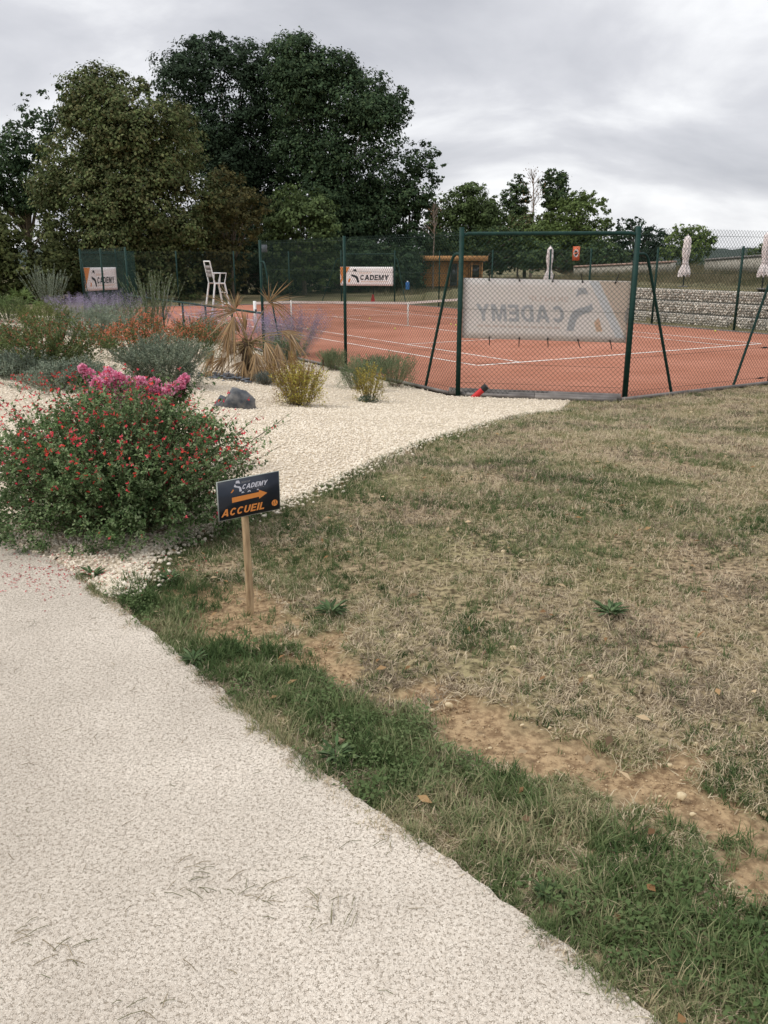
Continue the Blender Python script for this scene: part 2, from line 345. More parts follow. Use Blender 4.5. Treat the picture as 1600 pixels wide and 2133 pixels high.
def tube(mb, pts, rad, sides=8, col=None, cap=True):
    pts = np.array(pts, float); n = len(pts); rad = np.broadcast_to(rad, (n,)).astype(float)
    T = np.gradient(pts, axis=0) if n > 2 else np.repeat((pts[1] - pts[0])[None], 2, 0)
    V = []; u0 = None
    for i in range(n):
        u, v, d = frame_of(T[i])
        if u0 is not None:
            u = u0 - d * (u0 @ d); u /= np.linalg.norm(u) + 1e-12; v = np.cross(d, u)
        u0 = u
        a = np.arange(sides) * 2 * math.pi / sides
        V.append(pts[i] + rad[i] * (np.cos(a)[:, None] * u + np.sin(a)[:, None] * v))
    V = np.concatenate(V); F = []
    for i in range(n - 1):
        for k in range(sides):
            F.append([i * sides + k, i * sides + (k + 1) % sides, (i + 1) * sides + (k + 1) % sides, (i + 1) * sides + k])
    mb.add(V, F, col)
    if cap:
        for i, f in ((0, -1), (n - 1, 1)):
            ring = V[i * sides:(i + 1) * sides]; c = ring.mean(0)
            idx = [[sides, k, (k + 1) % sides] if f > 0 else [sides, (k + 1) % sides, k] for k in range(sides)]
            mb.add(np.concatenate([ring, [c]]), idx, col)
def norm(a): return a / (np.linalg.norm(a, axis=-1, keepdims=True) + 1e-9)
def leaves(mb, P, D, Nn, L, W, col):            # pointed leaves: P base, D direction, Nn approx normal
    P = np.asarray(P); n = len(P); D = norm(D); B = norm(np.cross(Nn, D)); Nn = np.cross(D, B)
    L = np.broadcast_to(L, (n,))[:, None]; W = np.broadcast_to(W, (n,))[:, None]
    V = np.stack([P, P + D * L * .5 + B * W * .5 + Nn * W * .12, P + D * L - Nn * L * .1, P + D * L * .5 - B * W * .5 + Nn * W * .12], 1).reshape(-1, 3)
    F = np.arange(n * 4).reshape(n, 4)
    col = np.broadcast_to(col, (n, 3)); mb.add(V, F, np.repeat(col, 4, 0))
def rdir(n): return norm(rng.normal(size=(n, 3)))
def pick(cols, n, jit=.18):
    c = np.array(cols)[rng.integers(0, len(cols), n)]
    return c * (1 + rng.normal(0, jit, (n, 1))).clip(.45, 1.7)
def ico(sub=1):
    import bmesh
    b = bmesh.new(); bmesh.ops.create_icosphere(b, subdivisions=sub, radius=1)
    V = np.array([v.co[:] for v in b.verts]); F = np.array([[v.index for v in f.verts] for f in b.faces]); b.free(); return V, F
ICO1, ICO2, ICO3 = ico(1), ico(2), ico(3)
def rock(mb, c, r, flat=.7, jag=.25, base=ICO1, col=None, rs=None):
    V, F = base; rs = rs or rng
    V = V * (1 + rs.normal(0, jag, (len(V), 1)) * .6); V = V * np.array([1, rs.uniform(.65, 1), flat]) * r
    a = rs.uniform(0, 6.3); ca, sa = math.cos(a), math.sin(a); V = V @ np.array([[ca, sa, 0], [-sa, ca, 0], [0, 0, 1]])
    mb.add(V + np.array(c), F, col)
def tag(o, label=None, cat=None, group=None, kind=None):
    if label: o['label'] = label
    if cat: o['category'] = cat
    if group: o['group'] = group
    if kind: o['kind'] = kind
    return o
def thing(name, label, cat, loc=(0, 0, 0), group=None, rz=0):
    o = bpy.data.objects.new(name, None); C.objects.link(o); o.empty_display_size = .2
    o.location = tuple(float(x) for x in loc); o.rotation_euler = (0, 0, rz)
    bpy.context.view_layer.update()
    return tag(o, label, cat, group)
def struct(o): o['kind'] = 'structure'; return o

# ------------------------------------------------------------------ outlines on the ground
edge_px = [(1560, 2330), (1460, 2220), (1350, 2133), (1250, 2050), (1150, 1955), (1040, 1880), (950, 1810), (860, 1745), (770, 1690), (680, 1625), (600, 1565), (540, 1515), (500, 1480),
           (430, 1415), (375, 1370), (330, 1335), (280, 1290), (230, 1255), (180, 1215), (150, 1195), (115, 1172), (60, 1152), (0, 1128)]
EDGE = [G(x, y)[:2] for x, y in edge_px] + [np.array([-3.4, 4.75]), np.array([-6, 5.4]), np.array([-12, 6.2])]
EDGE = [np.array([1.1, .45])] + EDGE
_E = np.array(EDGE)
_s = np.concatenate([[0], np.cumsum(np.hypot(*(np.diff(_E, axis=0).T)))]); _q = np.arange(0, _s[-1], .018); _X = np.interp(_q, _s, _E[:, 0]); _Y = np.interp(_q, _s, _E[:, 1])
_kk = np.hanning(41); _kk /= _kk.sum(); _X = np.convolve(np.pad(_X, 20, 'edge'), _kk, 'valid'); _Y = np.convolve(np.pad(_Y, 20, 'edge'), _kk, 'valid')
EDGE_D = np.stack([_X, _Y], 1)
EDGE_D = EDGE_D + np.stack([(vn(EDGE_D[:, 0] * 30, EDGE_D[:, 1] * 30, 2) - .5) * .016, (vn(EDGE_D[:, 0] * 30, EDGE_D[:, 1] * 30, 9) - .5) * .016], 1)
PATH = list(EDGE_D) + [np.array([-12, -6]), np.array([2.5, -6])]
lawn_gravel_px = [(150, 1195), (185, 1228), (235, 1236), (265, 1215), (285, 1180), (380, 1128), (500, 1078), (610, 1042), (690, 1004), (770, 965), (850, 932), (940, 902), (1010, 884), (1090, 864), (1170, 853)]
LG = [G(x, y)[:2] for x, y in lawn_gravel_px]
far_lawn = [fc(-7.05, -16.95), fc(-6.3, -17.6), fc(12, -17.75), fc(14, -30), np.array([9, -3.]), np.array([2.5, -3.])]
LAWN = [p for p in EDGE_D if p[1] < LG[0][1]] + LG + far_lawn
GRAVEL = [p for p in LG] + [fc(-7.05, -16.9), fc(-8.75, -15.6), fc(-8.75, 10), fc(-30, 12), np.array([-26, 9.]), np.array([-12, 6.1]), np.array([-6, 5.3])] + [p for p in EDGE_D[::-1] if p[1] > LG[0][1] and p[0] > -3.5]
soil_px = [(520, 1280, .30, .16), (430, 1235, .28, .10), (650, 1330, .22, .15), (720, 1390, .12, .08), (960, 1470, .20, .11), (1040, 1520, .22, .10), (1180, 1580, .22, .10), (1330, 1640, .26, .11), (1470, 1690, .24, .10), (1560, 1840, .12, .08), (600, 1295, .2, .12), (480, 1245, .2, .1), (880, 1440, .12, .06), (500, 1390, .08, .05), (1110, 1545, .2, .1), (1250, 1610, .2, .08)]
SOILC = [(G(x, y)[:2], a, b) for x, y, a, b in soil_px]
def soil_mask(X, Y):
    m = np.zeros(np.shape(X)); wob = (fbm(X * 5, Y * 5, 31) - .5) * 2.2 + (fbm(X * 22, Y * 22, 32) - .5) * 1.2 + .08
    for c, a, b in SOILC:
        q = np.hypot((X - c[0]) / a, (Y - c[1]) / (b * 1.7)); m = np.maximum(m, 1 - sm(.75, 1.15, q + wob))
    return m

# ------------------------------------------------------------------ ground sheet
def axis(a, b, s, lo, hi, grow=1.16):
    m = list(np.arange(a, b, s)); x = b; st = s
    while x < hi: m.append(x); x += st; st = min(st * grow, 150)
    x = a - s; st = s; l = []
    while x > lo: l.append(x); x -= st; st = min(st * grow, 150)
    return np.array(l[::-1] + m)
xs = axis(-3.2, 8.5, .09, -2500, 2500, 1.08); ys = axis(.6, 17.5, .09, -300, 3500, 1.07)
XX, YY = np.meshgrid(xs, ys); ZZ = height(XX, YY)
inp = inpoly(XX, YY, PATH); SM = soil_mask(XX, YY)
ZZ = ZZ + 0.012 * (fbm(XX * 9, YY * 9, 77) - .5) * (YY < 20) - .02 * SM
ZZ = np.where(inp, ZZ - .05, ZZ)
mb = MB(); nx = len(xs); ny = len(ys)
ii = (np.arange(ny - 1)[:, None] * nx + np.arange(nx - 1)[None]).ravel()
mb.add(np.stack([XX, YY, ZZ], -1).reshape(-1, 3), np.stack([ii, ii + 1, ii + nx + 1, ii + nx], 1))
gr = struct(mb.build('ground', M['ground'], smooth=True))
a = gr.data.attributes.new('soil', 'FLOAT', 'POINT'); a.data.foreach_set('value', SM.astype(np.float32).ravel())
uu, vv = court(XX, YY); md = np.maximum(sm(9.5, 12, uu), np.maximum(sm(17, 20, vv), sm(22, 40, np.hypot(XX, YY))))
a = gr.data.attributes.new('meadow', 'FLOAT', 'POINT'); a.data.foreach_set('value', md.astype(np.float32).ravel())

def sheet(name, poly, m, lift, step, zfun=height):
    P = np.array(poly); x0, y0 = P.min(0); x1, y1 = P.max(0)
    x = np.arange(x0, x1 + step, step); y = np.arange(y0, y1 + step, step); X, Y = np.meshgrid(x, y)
    cx = X[:-1, :-1] + step / 2; cy = Y[:-1, :-1] + step / 2; k = inpoly(cx, cy, poly)
    i = (np.arange(len(y) - 1)[:, None] * len(x) + np.arange(len(x) - 1)[None])[k]
    mb = MB(); mb.add(np.stack([X, Y, zfun(X, Y) + lift], -1).reshape(-1, 3), np.stack([i, i + 1, i + len(x) + 1, i + len(x)], 1))
    me = mb.mesh(name); import bmesh
    b = bmesh.new(); b.from_mesh(me); bmesh.ops.delete(b, geom=[v for v in b.verts if not v.link_faces], context='VERTS'); b.to_mesh(me); b.free()
    me.materials.append(m); o = bpy.data.objects.new(name, me); C.objects.link(o)
    return struct(o)
# the path: an extruded slab with an irregular edge
import bmesh
from mathutils.geometry import tessellate_polygon
def slab(name, poly, ztop, th, m):
    P = [Vector((float(p[0]), float(p[1]), 0)) for p in poly]; tri = tessellate_polygon([P])
    n = len(P); V = [(p.x, p.y, ztop(p.x, p.y)) for p in P] + [(p.x, p.y, ztop(p.x, p.y) - th) for p in P]
    me = bpy.data.meshes.new(name); me.from_pydata(V, [], [tuple(t) for t in tri] + [(i, i + n, (i + 1) % n + n, (i + 1) % n) for i in range(n)])
    b = bmesh.new(); b.from_mesh(me); bmesh.ops.recalc_face_normals(b, faces=b.faces)
    b.to_mesh(me); b.free(); me.materials.append(m); o = bpy.data.objects.new(name, me); C.objects.link(o); return o
PZ = float(np.mean([height(p[0], p[1]) for p in EDGE[1:12]]))
path_h = lambda x, y: PZ + .012
path = struct(slab('path', PATH, path_h, .12, M['path']))
# fix ground against the path level
gb_near = sheet('gravel_bed', GRAVEL, M['gravel_base'], .012, .06)

# ------------------------------------------------------------------ scatter by geometry nodes (instances)
def make_scatter(name, P, rot, scl, variants, label=None, cat=None, kind='stuff', parent=None):
    col = bpy.data.collections.new(name + '_source')
    for i, (me, m) in enumerate(variants):
        me.materials.clear(); me.materials.append(m)
        o = bpy.data.objects.new('%s_source_%02d' % (name, i), me); col.objects.link(o)
    me = bpy.data.meshes.new(name); me.vertices.add(len(P)); me.vertices.foreach_set('co', np.asarray(P, np.float32).ravel())
    a = me.attributes.new('rot', 'FLOAT_VECTOR', 'POINT'); a.data.foreach_set('vector', np.asarray(rot, np.float32).ravel())
    a = me.attributes.new('scl', 'FLOAT', 'POINT'); a.data.foreach_set('value', np.asarray(scl, np.float32).ravel())
    a = me.attributes.new('vid', 'INT', 'POINT'); a.data.foreach_set('value', rng.integers(0, len(variants), len(P)).astype(np.int32))
    o = bpy.data.objects.new(name, me); C.objects.link(o)
    g = bpy.data.node_groups.new(name + '_nodes', 'GeometryNodeTree')
    g.interface.new_socket('Geometry', in_out='INPUT', socket_type='NodeSocketGeometry'); g.interface.new_socket('Geometry', in_out='OUTPUT', socket_type='NodeSocketGeometry')
    gi = g.nodes.new('NodeGroupInput'); go = g.nodes.new('NodeGroupOutput')
    ip = g.nodes.new('GeometryNodeInstanceOnPoints'); ci = g.nodes.new('GeometryNodeCollectionInfo'); ci.inputs[0].default_value = col; ci.inputs['Separate Children'].default_value = True; ci.inputs['Reset Children'].default_value = True
    def na(nm, ty):
        n = g.nodes.new('GeometryNodeInputNamedAttribute'); n.data_type = ty; n.inputs[0].default_value = nm; return n.outputs[0]
    g.links.new(gi.outputs[0], ip.inputs['Points']); g.links.new(ci.outputs[0], ip.inputs['Instance']); ip.inputs['Pick Instance'].default_value = True
    g.links.new(na('vid', 'INT'), ip.inputs['Instance Index']); g.links.new(na('rot', 'FLOAT_VECTOR'), ip.inputs['Rotation']); g.links.new(na('scl', 'FLOAT'), ip.inputs['Scale'])
    g.links.new(ip.outputs[0], go.inputs[0])
    md = o.modifiers.new('scatter', 'NODES'); md.node_group = g
    tag(o, label, cat, None, kind); return o
def blades_mesh(nm, n, h, w, spread, lean, seed, seg=2, flat=.0):
    r = np.random.default_rng(seed); V = []; F = []; A = []
    for k in range(n):
        a = r.uniform(0, 6.283); rr = spread * math.sqrt(r.uniform()); base = np.array([math.cos(a) * rr, math.sin(a) * rr, -.004])
        b = r.uniform(0, 6.283); le = abs(r.normal(0, lean)) + flat; hh = h * r.uniform(.45, 1.15); ww = w * r.uniform(.6, 1.2)
        d = np.array([math.cos(b), math.sin(b), 0]); s = np.array([-d[1], d[0], 0])
        i0 = len(V); q = r.uniform()
        for j in range(seg + 1):
            t = j / seg; ang = min(le * (.35 + .95 * t), 1.62)
            p = base + hh * t * (d * math.sin(ang) + np.array([0, 0, max(math.cos(ang), .04)]))
            wd = ww * (1 - t) * .5 * (1.25 if 0 < t < 1 else 1)
            if j < seg: V += [p - s * wd, p + s * wd]; A += [q, q]
            else: V += [p]; A += [q]
        for j in range(seg - 1): F.append((i0 + 2 * j, i0 + 2 * j + 1, i0 + 2 * j + 3, i0 + 2 * j + 2))
        F.append((i0 + 2 * (seg - 1), i0 + 2 * (seg - 1) + 1, i0 + 2 * seg))
    me = bpy.data.meshes.new(nm); me.from_pydata([tuple(v) for v in V], [], F)
    at_ = me.attributes.new('rnd', 'FLOAT', 'POINT'); at_.data.foreach_set('value', np.array(A, np.float32)); return me
def sample(poly, dens, seed, margin=None):
    r = np.random.default_rng(seed); P = np.array(poly); x0, y0 = P.min(0); x1, y1 = P.max(0); y0 = max(y0, .7)
    out = []
    edges = [.7, 1.5, 2.2, 3, 4, 5.2, 7, 9, 12, 16, 22, 30, 45, 70, 110]
    for a, b in zip(edges[:-1], edges[1:]):
        lo, hi = max(a, y0), min(b, y1)
        if lo >= hi: continue
        m = .55 * b + 1.3; xa, xb = max(x0, -m), min(x1, m)
        if xa >= xb: continue
        n = int((xb - xa) * (hi - lo) * dens((lo + hi) / 2)); q = np.stack([r.uniform(xa, xb, n), r.uniform(lo, hi, n)], 1)
        q = q[np.abs(q[:, 0]) < .53 * q[:, 1] + 1.3]; out.append(q[inpoly(q[:, 0], q[:, 1], poly)])
    return np.concatenate(out)
# gravel stones
gv = []
for k in range(6):
    b_ = MB(); rock(b_, (0, 0, .15), 1, .62, .22, ICO1 if k % 2 else (ICO1[0] * [1.15, .9, 1], ICO1[1])); gv.append((b_.mesh('stone'), M['gravel']))
q = sample(GRAVEL, lambda y: 1900 if y < 6 else (1200 if y < 9 else (520 if y < 12 else (300 if y < 17 else 120))), 5)
q = q[(q[:, 1] < 26)]
_e = np.array(LG); _k = np.random.default_rng(2); _i = _k.integers(0, len(_e) - 1, 3800); _t = _k.uniform(0, 1, (3800, 1)); q = np.concatenate([q, _e[_i] * (1 - _t) + _e[_i + 1] * _t + _k.normal(0, .07, (3800, 2))])
d_ = q[:, 1]; sc = rng.uniform(.0068, .0138, len(q)) * np.clip(.8 + d_ * .055, 1, 2.1)
q = q[~inpoly(q[:, 0], q[:, 1], PATH)]; sc = sc[:len(q)] * 1.0
P3 = np.column_stack([q, height(q[:, 0], q[:, 1]) + .014])
make_scatter('gravel', P3, np.column_stack([rng.normal(0, .5, len(q)), rng.normal(0, .5, len(q)), rng.uniform(0, 6.3, len(q))]), sc, gv, 'pale cream limestone gravel spread over the planting bed', 'gravel')
print('gravel', len(q))
# dry lawn
dryv = [(blades_mesh('straw', 14, .047, .0042, .038, 1.1, 100 + k, 2, .42), M['dry_grass']) for k in range(6)]
q = sample(LAWN, lambda y: 2100 if y < 3 else (1450 if y < 4.5 else (800 if y < 7 else (420 if y < 11 else 260))), 6)
sl_ = soil_mask(q[:, 0], q[:, 1]); dp = dline(q[:, 0], q[:, 1], EDGE_D)
bare = fbm(q[:, 0] * 6, q[:, 1] * 6, 55)
keep = (rng.uniform(size=len(q)) > sl_ * .985) & (dp > .0) & (rng.uniform(size=len(q)) < sm(.30, .55, bare) * .85 + .15)
q = q[keep]; print('dry', len(q))
_n = 1300; _r = np.random.default_rng(18); _i = _r.integers(0, int((EDGE_D[:, 1] < 4.2).sum()) - 1, _n); fq = EDGE_D[_i] + _r.normal(0, .026, (_n, 2)); q = np.concatenate([q, fq[fbm(fq[:, 0] * 5, fq[:, 1] * 5, 92) > .47]]); _nf = len(q) - int((fbm(fq[:, 0] * 5, fq[:, 1] * 5, 92) > .47).sum())
hh = np.maximum(height(q[:, 0], q[:, 1]), np.where(inpoly(q[:, 0], q[:, 1], PATH), path_h(0, 0) + .002, -9))
sc = rng.uniform(.65, 1.35, len(q)) * np.clip(.72 + q[:, 1] * .085, .9, 2.0) * (.75 + .5 * fbm(q[:, 0] * 2, q[:, 1] * 2, 8)); sc[_nf:] *= .55
make_scatter('dry_grass', np.column_stack([q, hh - .002]), np.column_stack([rng.normal(0, .12, len(q)), rng.normal(0, .12, len(q)), rng.uniform(0, 6.3, len(q))]), sc, dryv, 'short dry straw coloured grass of the mown lawn', 'grass')
# green grass: strip along the path edge, along the gravel, and tufts in the lawn
grv = [(blades_mesh('blade', 13, .088, .0055, .032, .85, 200 + k, 3, .15), M['green_grass']) for k in range(7)]
q = sample(LAWN, lambda y: 3600 if y < 4 else (1800 if y < 7 else (650 if y < 11 else 380)), 9)
dp = dline(q[:, 0], q[:, 1], EDGE_D); dg = dline(q[:, 0], q[:, 1], LG)
wob = fbm(q[:, 0] * 3.2, q[:, 1] * 3.2, 12) - .5; fine = fbm(q[:, 0] * 11, q[:, 1] * 11, 14)
wid = .50 - .28 * sm(2.9, 4.0, q[:, 1]) + .08 * sm(2, 1.2, q[:, 1])
strip = 1 - sm(wid * .72, wid * 1.12, dp + wob * .62 + (fine - .5) * .2)
strip = strip * (1 - .9 * soil_mask(q[:, 0], q[:, 1])) * (.25 + .75 * sm(.32, .5, fine))
alongg = (1 - sm(.12, .60, dg + wob * .5)) * .95
patch = sm(.46, .60, fbm(q[:, 0] * 1.1, q[:, 1] * 1.1, 21)) * .5 + sm(.62, .72, fine) * .35 + .04
patch = patch * (1 - .93 * soil_mask(q[:, 0], q[:, 1]))
base_strip = np.maximum(strip, np.maximum(alongg, patch))
q0 = q; keep = rng.uniform(size=len(q)) < base_strip
q = q[keep]; st = strip[keep]; dpk = dp[keep]; print('green', len(q))
sc = rng.uniform(.55, 1.15, len(q)) * np.where(st > .4, 1.0, .62) * np.clip(.85 + q[:, 1] * .03, .9, 1.4) * (.55 + .45 * sm(.0, .12, dpk))
_n = 2400; _r = np.random.default_rng(17); _i = _r.integers(0, int((EDGE_D[:, 1] < 4.0).sum()) - 1, _n); fq = EDGE_D[_i] + _r.normal(0, .022, (_n, 2)); fq = fq[fbm(fq[:, 0] * 6, fq[:, 1] * 6, 91) > .45]
q = np.concatenate([q, fq]); sc = np.concatenate([sc, _r.uniform(.25, .75, len(fq))])
make_scatter('green_grass', np.column_stack([q, height(q[:, 0], q[:, 1]) - .003]), np.column_stack([rng.normal(0, .2, len(q)), rng.normal(0, .2, len(q)), rng.uniform(0, 6.3, len(q))]), sc, grv, 'longer dark green grass growing along the path edge and gravel', 'grass')
# low broad weeds (clover, plantain) in the strip
def weed_mesh(seed, n=12, r0=.012, r1=.035, L=.014, W=.010):
    r = np.random.default_rng(seed); mb = MB(); a = r.uniform(0, 6.28, n); rr = r.uniform(r0, r1, n)
    P = np.column_stack([np.cos(a) * rr, np.sin(a) * rr, r.uniform(.008, .03, n)]); D = np.column_stack([np.cos(a), np.sin(a), r.uniform(-.2, .5, n)])
    leaves(mb, P, D, np.tile([0, 0, 1.], (n, 1)), r.uniform(.7, 1.2, n) * L, r.uniform(.7, 1.2, n) * W, (.1, .15, .05)); me = mb.mesh('weed'); at_ = me.attributes.new('rnd', 'FLOAT', 'POINT'); at_.data.foreach_set('value', np.repeat(r.uniform(0, 1, n), 4).astype(np.float32)); return me
wv_ = [(weed_mesh(300 + k), M['weed']) for k in range(4)]
r_ = np.random.default_rng(44); k = (strip > .35) & (fbm(q0[:, 0] * 2.5, q0[:, 1] * 2.5, 61) > .52) & (q0[:, 1] < 5) & (r_.uniform(size=len(q0)) < .20)
qq = q0[k]; print('weeds', len(qq))
make_scatter('clover', np.column_stack([qq, height(qq[:, 0], qq[:, 1]) + .012]), np.column_stack([rng.normal(0, .25, len(qq)), rng.normal(0, .25, len(qq)), rng.uniform(0, 6.3, len(qq))]), rng.uniform(.7, 1.3, len(qq)), wv_, 'small round leaved clover and weeds among the green grass', 'weeds')
# tall dry grass on the raised bank and the field
tgv = [(blades_mesh('tall', 14, .42, .014, .14, .35, 400 + k, 2), M['tall_grass']) for k in range(5)]
BANKP = [fc(10.6, -28), fc(34, -28), fc(60, 30), fc(22, 50), fc(12, 24), fc(10.6, 8)]
q = sample(BANKP, lambda y: 22 if y < 45 else 9, 15)
uu_, vv_ = court(q[:, 0], q[:, 1]); k = (rng.uniform(size=len(q)) < .35 + .65 * sm(12, 15, uu_)); q = q[k]; uu_ = uu_[k]
make_scatter('meadow_grass', np.column_stack([q, height(q[:, 0], q[:, 1]) - .02]), np.column_stack([rng.normal(0, .1, len(q)), rng.normal(0, .1, len(q)), rng.uniform(0, 6.3, len(q))]), rng.uniform(.5, 1.2, len(q)) * (.35 + .8 * sm(11.5, 16, uu_)), tgv, 'tall brown dry grass on the bank above the stone baskets', 'grass')
print('tall', len(q))

# ------------------------------------------------------------------ clay court and lines
A, Bv = 8.62, 17.42; CH = 2.3
octo = [(-A, -Bv + CH), (-A + CH, -Bv), (A - CH, -Bv), (A, -Bv + CH), (A, Bv - CH), (A - CH, Bv), (-6.4, 19.4), (-A, 17.5)]
CS = MB(); ring = np.array([fc(u, v, .0) for u, v in octo] + [fc(0, 0, .0)])
CS.add(ring, [[i, (i + 1) % 8, 8] for i in range(8)])
clay = struct(CS.build('clay_court', M['clay']))
def line(u0, v0, u1, v1, w=.065):
    mb = MB(); p0 = fc(u0, v0, .006); p1 = fc(u1, v1, .006); d = norm(p1 - p0); s = np.array([-d[1], d[0], 0]) * w / 2
    n = max(2, int(np.linalg.norm(p1 - p0) / 1.2)); V = []; F = []
    for k in range(n + 1):
        p = p0 + (p1 - p0) * k / n; V += [p - s, p + s]
    for k in range(n): F.append([2 * k, 2 * k + 1, 2 * k + 3, 2 * k + 2])
    mb.add(V, F); o = mb.build('court_line', M['line'], clay); return o
def line_mat():
    m = mat('line_tape', (.86, .82, .76), (.58, .34, .25), scale=2.6, rough=.8)
    for n_ in m.node_tree.nodes:
        if n_.type == 'VALTORGB': n_.color_ramp.elements[0].position = .52; n_.color_ramp.elements[1].position = .72
    return m
M['line'] = line_mat()
h = .05
for sgn in (-1, 1):
    line(-5.485, sgn * 11.885, 5.485, sgn * 11.885, .10)
    line(sgn * 5.485, -11.855, sgn * 5.485, 11.855); line(sgn * 4.115, -11.855, sgn * 4.115, 11.855)
    line(-4.09, sgn * 6.4, 4.09, sgn * 6.4)
line(0, -6.37, 0, 6.37)
# kerb of the court: individual grey planks set on edge
def plank(p0, p1, parent, hgt=.07, z0=-.02, th=.028):
    mb = MB(); p0 = np.array([*p0, z0 + hgt / 2]); p1 = np.array([*p1, z0 + hgt / 2]); u, v, d = frame_of(p1 - p0)
    box(mb, (p0 + p1) / 2, th, hgt, np.linalg.norm(p1 - p0) - .012, ax=[u, v, d]); return mb.build('plank', M['plank'], parent)
kerb = thing('court_edging', 'grey weathered timber edging boards round the clay court', 'edging', fc(-7.4, -16.3, 0))
ks = 1.03
for i in range(8):
    u0, v0 = octo[i]; u1, v1 = octo[(i + 1) % 8]; L = math.hypot(u1 - u0, v1 - v0); n = max(1, int(L / 2.4))
    off = 1.003
    for k in range(n):
        a = fc((u0 + (u1 - u0) * k / n) * off, (v0 + (v1 - v0) * k / n) * off); b = fc((u0 + (u1 - u0) * (k + 1) / n) * off, (v0 + (v1 - v0) * (k + 1) / n) * off)
        plank(a, b, kerb, .13 if i == 0 else .06)
for dd, hg in ((.10, .10), (.20, .07)):
    a = fc(-6.4 - dd * .7, -17.42 - dd * .7); b = fc(-8.5 - dd * .7, -15.25 - dd * .7)
    for k in range(2): plank(b + (a - b) * k / 2, b + (a - b) * (k + 1) / 2, kerb, hg, -.02)

# ------------------------------------------------------------------ fences
def chain(p0, p1, h, z0=.05, cell=.088, wire=.0035):
    """one chain link panel: diagonal wires, bent over at the top"""
    p0 = np.array(p0); p1 = np.array(p1); L = np.linalg.norm(p1 - p0); d = (p1 - p0) / L; nrm = np.array([-d[1], d[0]])
    mb = MB(); segs = []
    H = h - z0
    n = int((L + H) / cell) + 1
    for k in range(n):
        s = k * cell
        for m in (0, 1):                   # rising and falling wires, clipped to the panel
            x0 = s - H; x1 = s
            a = max(x0, 0); b = min(x1, L)
            if b - a < .02: continue
            za, zb = (a - x0), (b - x0)
            if m: segs.append(((a, za), (b, zb)))
            else: segs.append(((L - a, za), (L - b, zb)))
    segs = np.array(segs); off = np.where(np.arange(len(segs)) % 2 == 0, .002, -.002)
    a = segs[:, 0]; b = segs[:, 1]
    A3 = np.column_stack([p0[0] + d[0] * a[:, 0] + nrm[0] * off, p0[1] + d[1] * a[:, 0] + nrm[1] * off, z0 + a[:, 1]])
    B3 = np.column_stack([p0[0] + d[0] * b[:, 0] + nrm[0] * off, p0[1] + d[1] * b[:, 0] + nrm[1] * off, z0 + b[:, 1]])
    D = norm(B3 - A3); n3 = np.array([nrm[0], nrm[1], 0.]); s = norm(np.cross(D, n3)); V = []
    for ang in (0, 2.094, 4.189): V += [A3 + wire * (math.cos(ang) * s + math.sin(ang) * n3), B3 + wire * (math.cos(ang) * s + math.sin(ang) * n3)]
    V = np.stack(V, 1).reshape(-1, 3); i = np.arange(len(segs))[:, None] * 6
    F = np.concatenate([i + np.array([0, 1, 3, 2]), i + np.array([2, 3, 5, 4]), i + np.array([4, 5, 1, 0])]); mb.add(V, F)
    return mb
def run_fence(root, p0, p1, h, posts, wires=(.12, .75, 1.5, 2.25, 2.93), cell=.088, wire=.003, ground=lambda x, y: 0.0, pr=.033):
    p0 = np.array(p0); p1 = np.array(p1)
    chain(p0, p1, h, .04, cell, wire).build('wire_mesh', M['mesh_wire'], root)
    for wz in wires:
        mb = MB(); tube(mb, [[*p0, wz], [*p1, wz]], .0028, 4, cap=False); mb.build('tension_wire', M['mesh_wire'], root)
    for t in posts:
        q = p0 + (p1 - p0) * t; post(root, q, h)
def post(root, q, h, r=.035, z0=-.15):
    mb = MB(); beam(mb, [q[0], q[1], z0], [q[0], q[1], h + .02], r * 2, r * 2)
    o = mb.build('post', M['green_paint'], root); return o
def brace(root, q, dirn, reach=1.3, top=2.55, stub=.3, r=.024, z0=-.05):
    q = np.array(q); d = norm(np.array(dirn)); mb = MB()
    pts = [[*(q + d * .03), top]]
    pts.append([*(q + d * (stub - .12)), top + .005])
    for k in range(1, 5):
        a = k / 5; pts.append([*(q + d * (stub - .12 + .14 * a)), top - .11 * a * a])
    pts.append([*(q + d * (stub + .06)), top - .22]); pts.append([*(q + d * reach), z0])
    tube(mb, pts, r, 8); mb.build('brace', M['green_paint'], root)
fd = lambda a, b: norm(np.array(fc(*b)) - np.array(fc(*a)))
PB = (-8.63, -15.45); PC = (-6.2, -17.42)
PD = (-1.9, -17.42)
# corner frame nearest to the camera
cf = thing('corner_fence_frame', 'near green fence frame with top bar across the court corner, carrying the white banner', 'fence', fc(*PB, 0), 'court corner frames')
qB = fc(*PB); qC = fc(*PC)
post(cf, qB, 3.05, .042); post(cf, qC, 3.05, .042)
chain(qB, qC, 2.98, .04).build('wire_mesh', M['mesh_wire'], cf)
for wz in (.25, .62, 1.62, 2.25):
    mb = MB(); tube(mb, [[*qB, wz], [*qC, wz - .05]], .0028, 4, cap=False); mb.build('tension_wire', M['mesh_wire'], cf)
dBC = norm(qC - qB)
mb = MB(); tube(mb, [[*(qB + dBC * .04), 2.93], [*(qB + dBC * .12), 2.955], [*(qC - dBC * .12), 2.955], [*(qC - dBC * .04), 2.93]], [.03, .036, .036, .03], 10); mb.build('top_bar', M['green_paint'], cf, True)
brace(cf, qB, fd(PB, (-8.63, 0)), 1.15, 2.6, .28, .028); brace(cf, qC, fd(PC, (0, -17.42)), 1.3, 2.6, .30, .028)
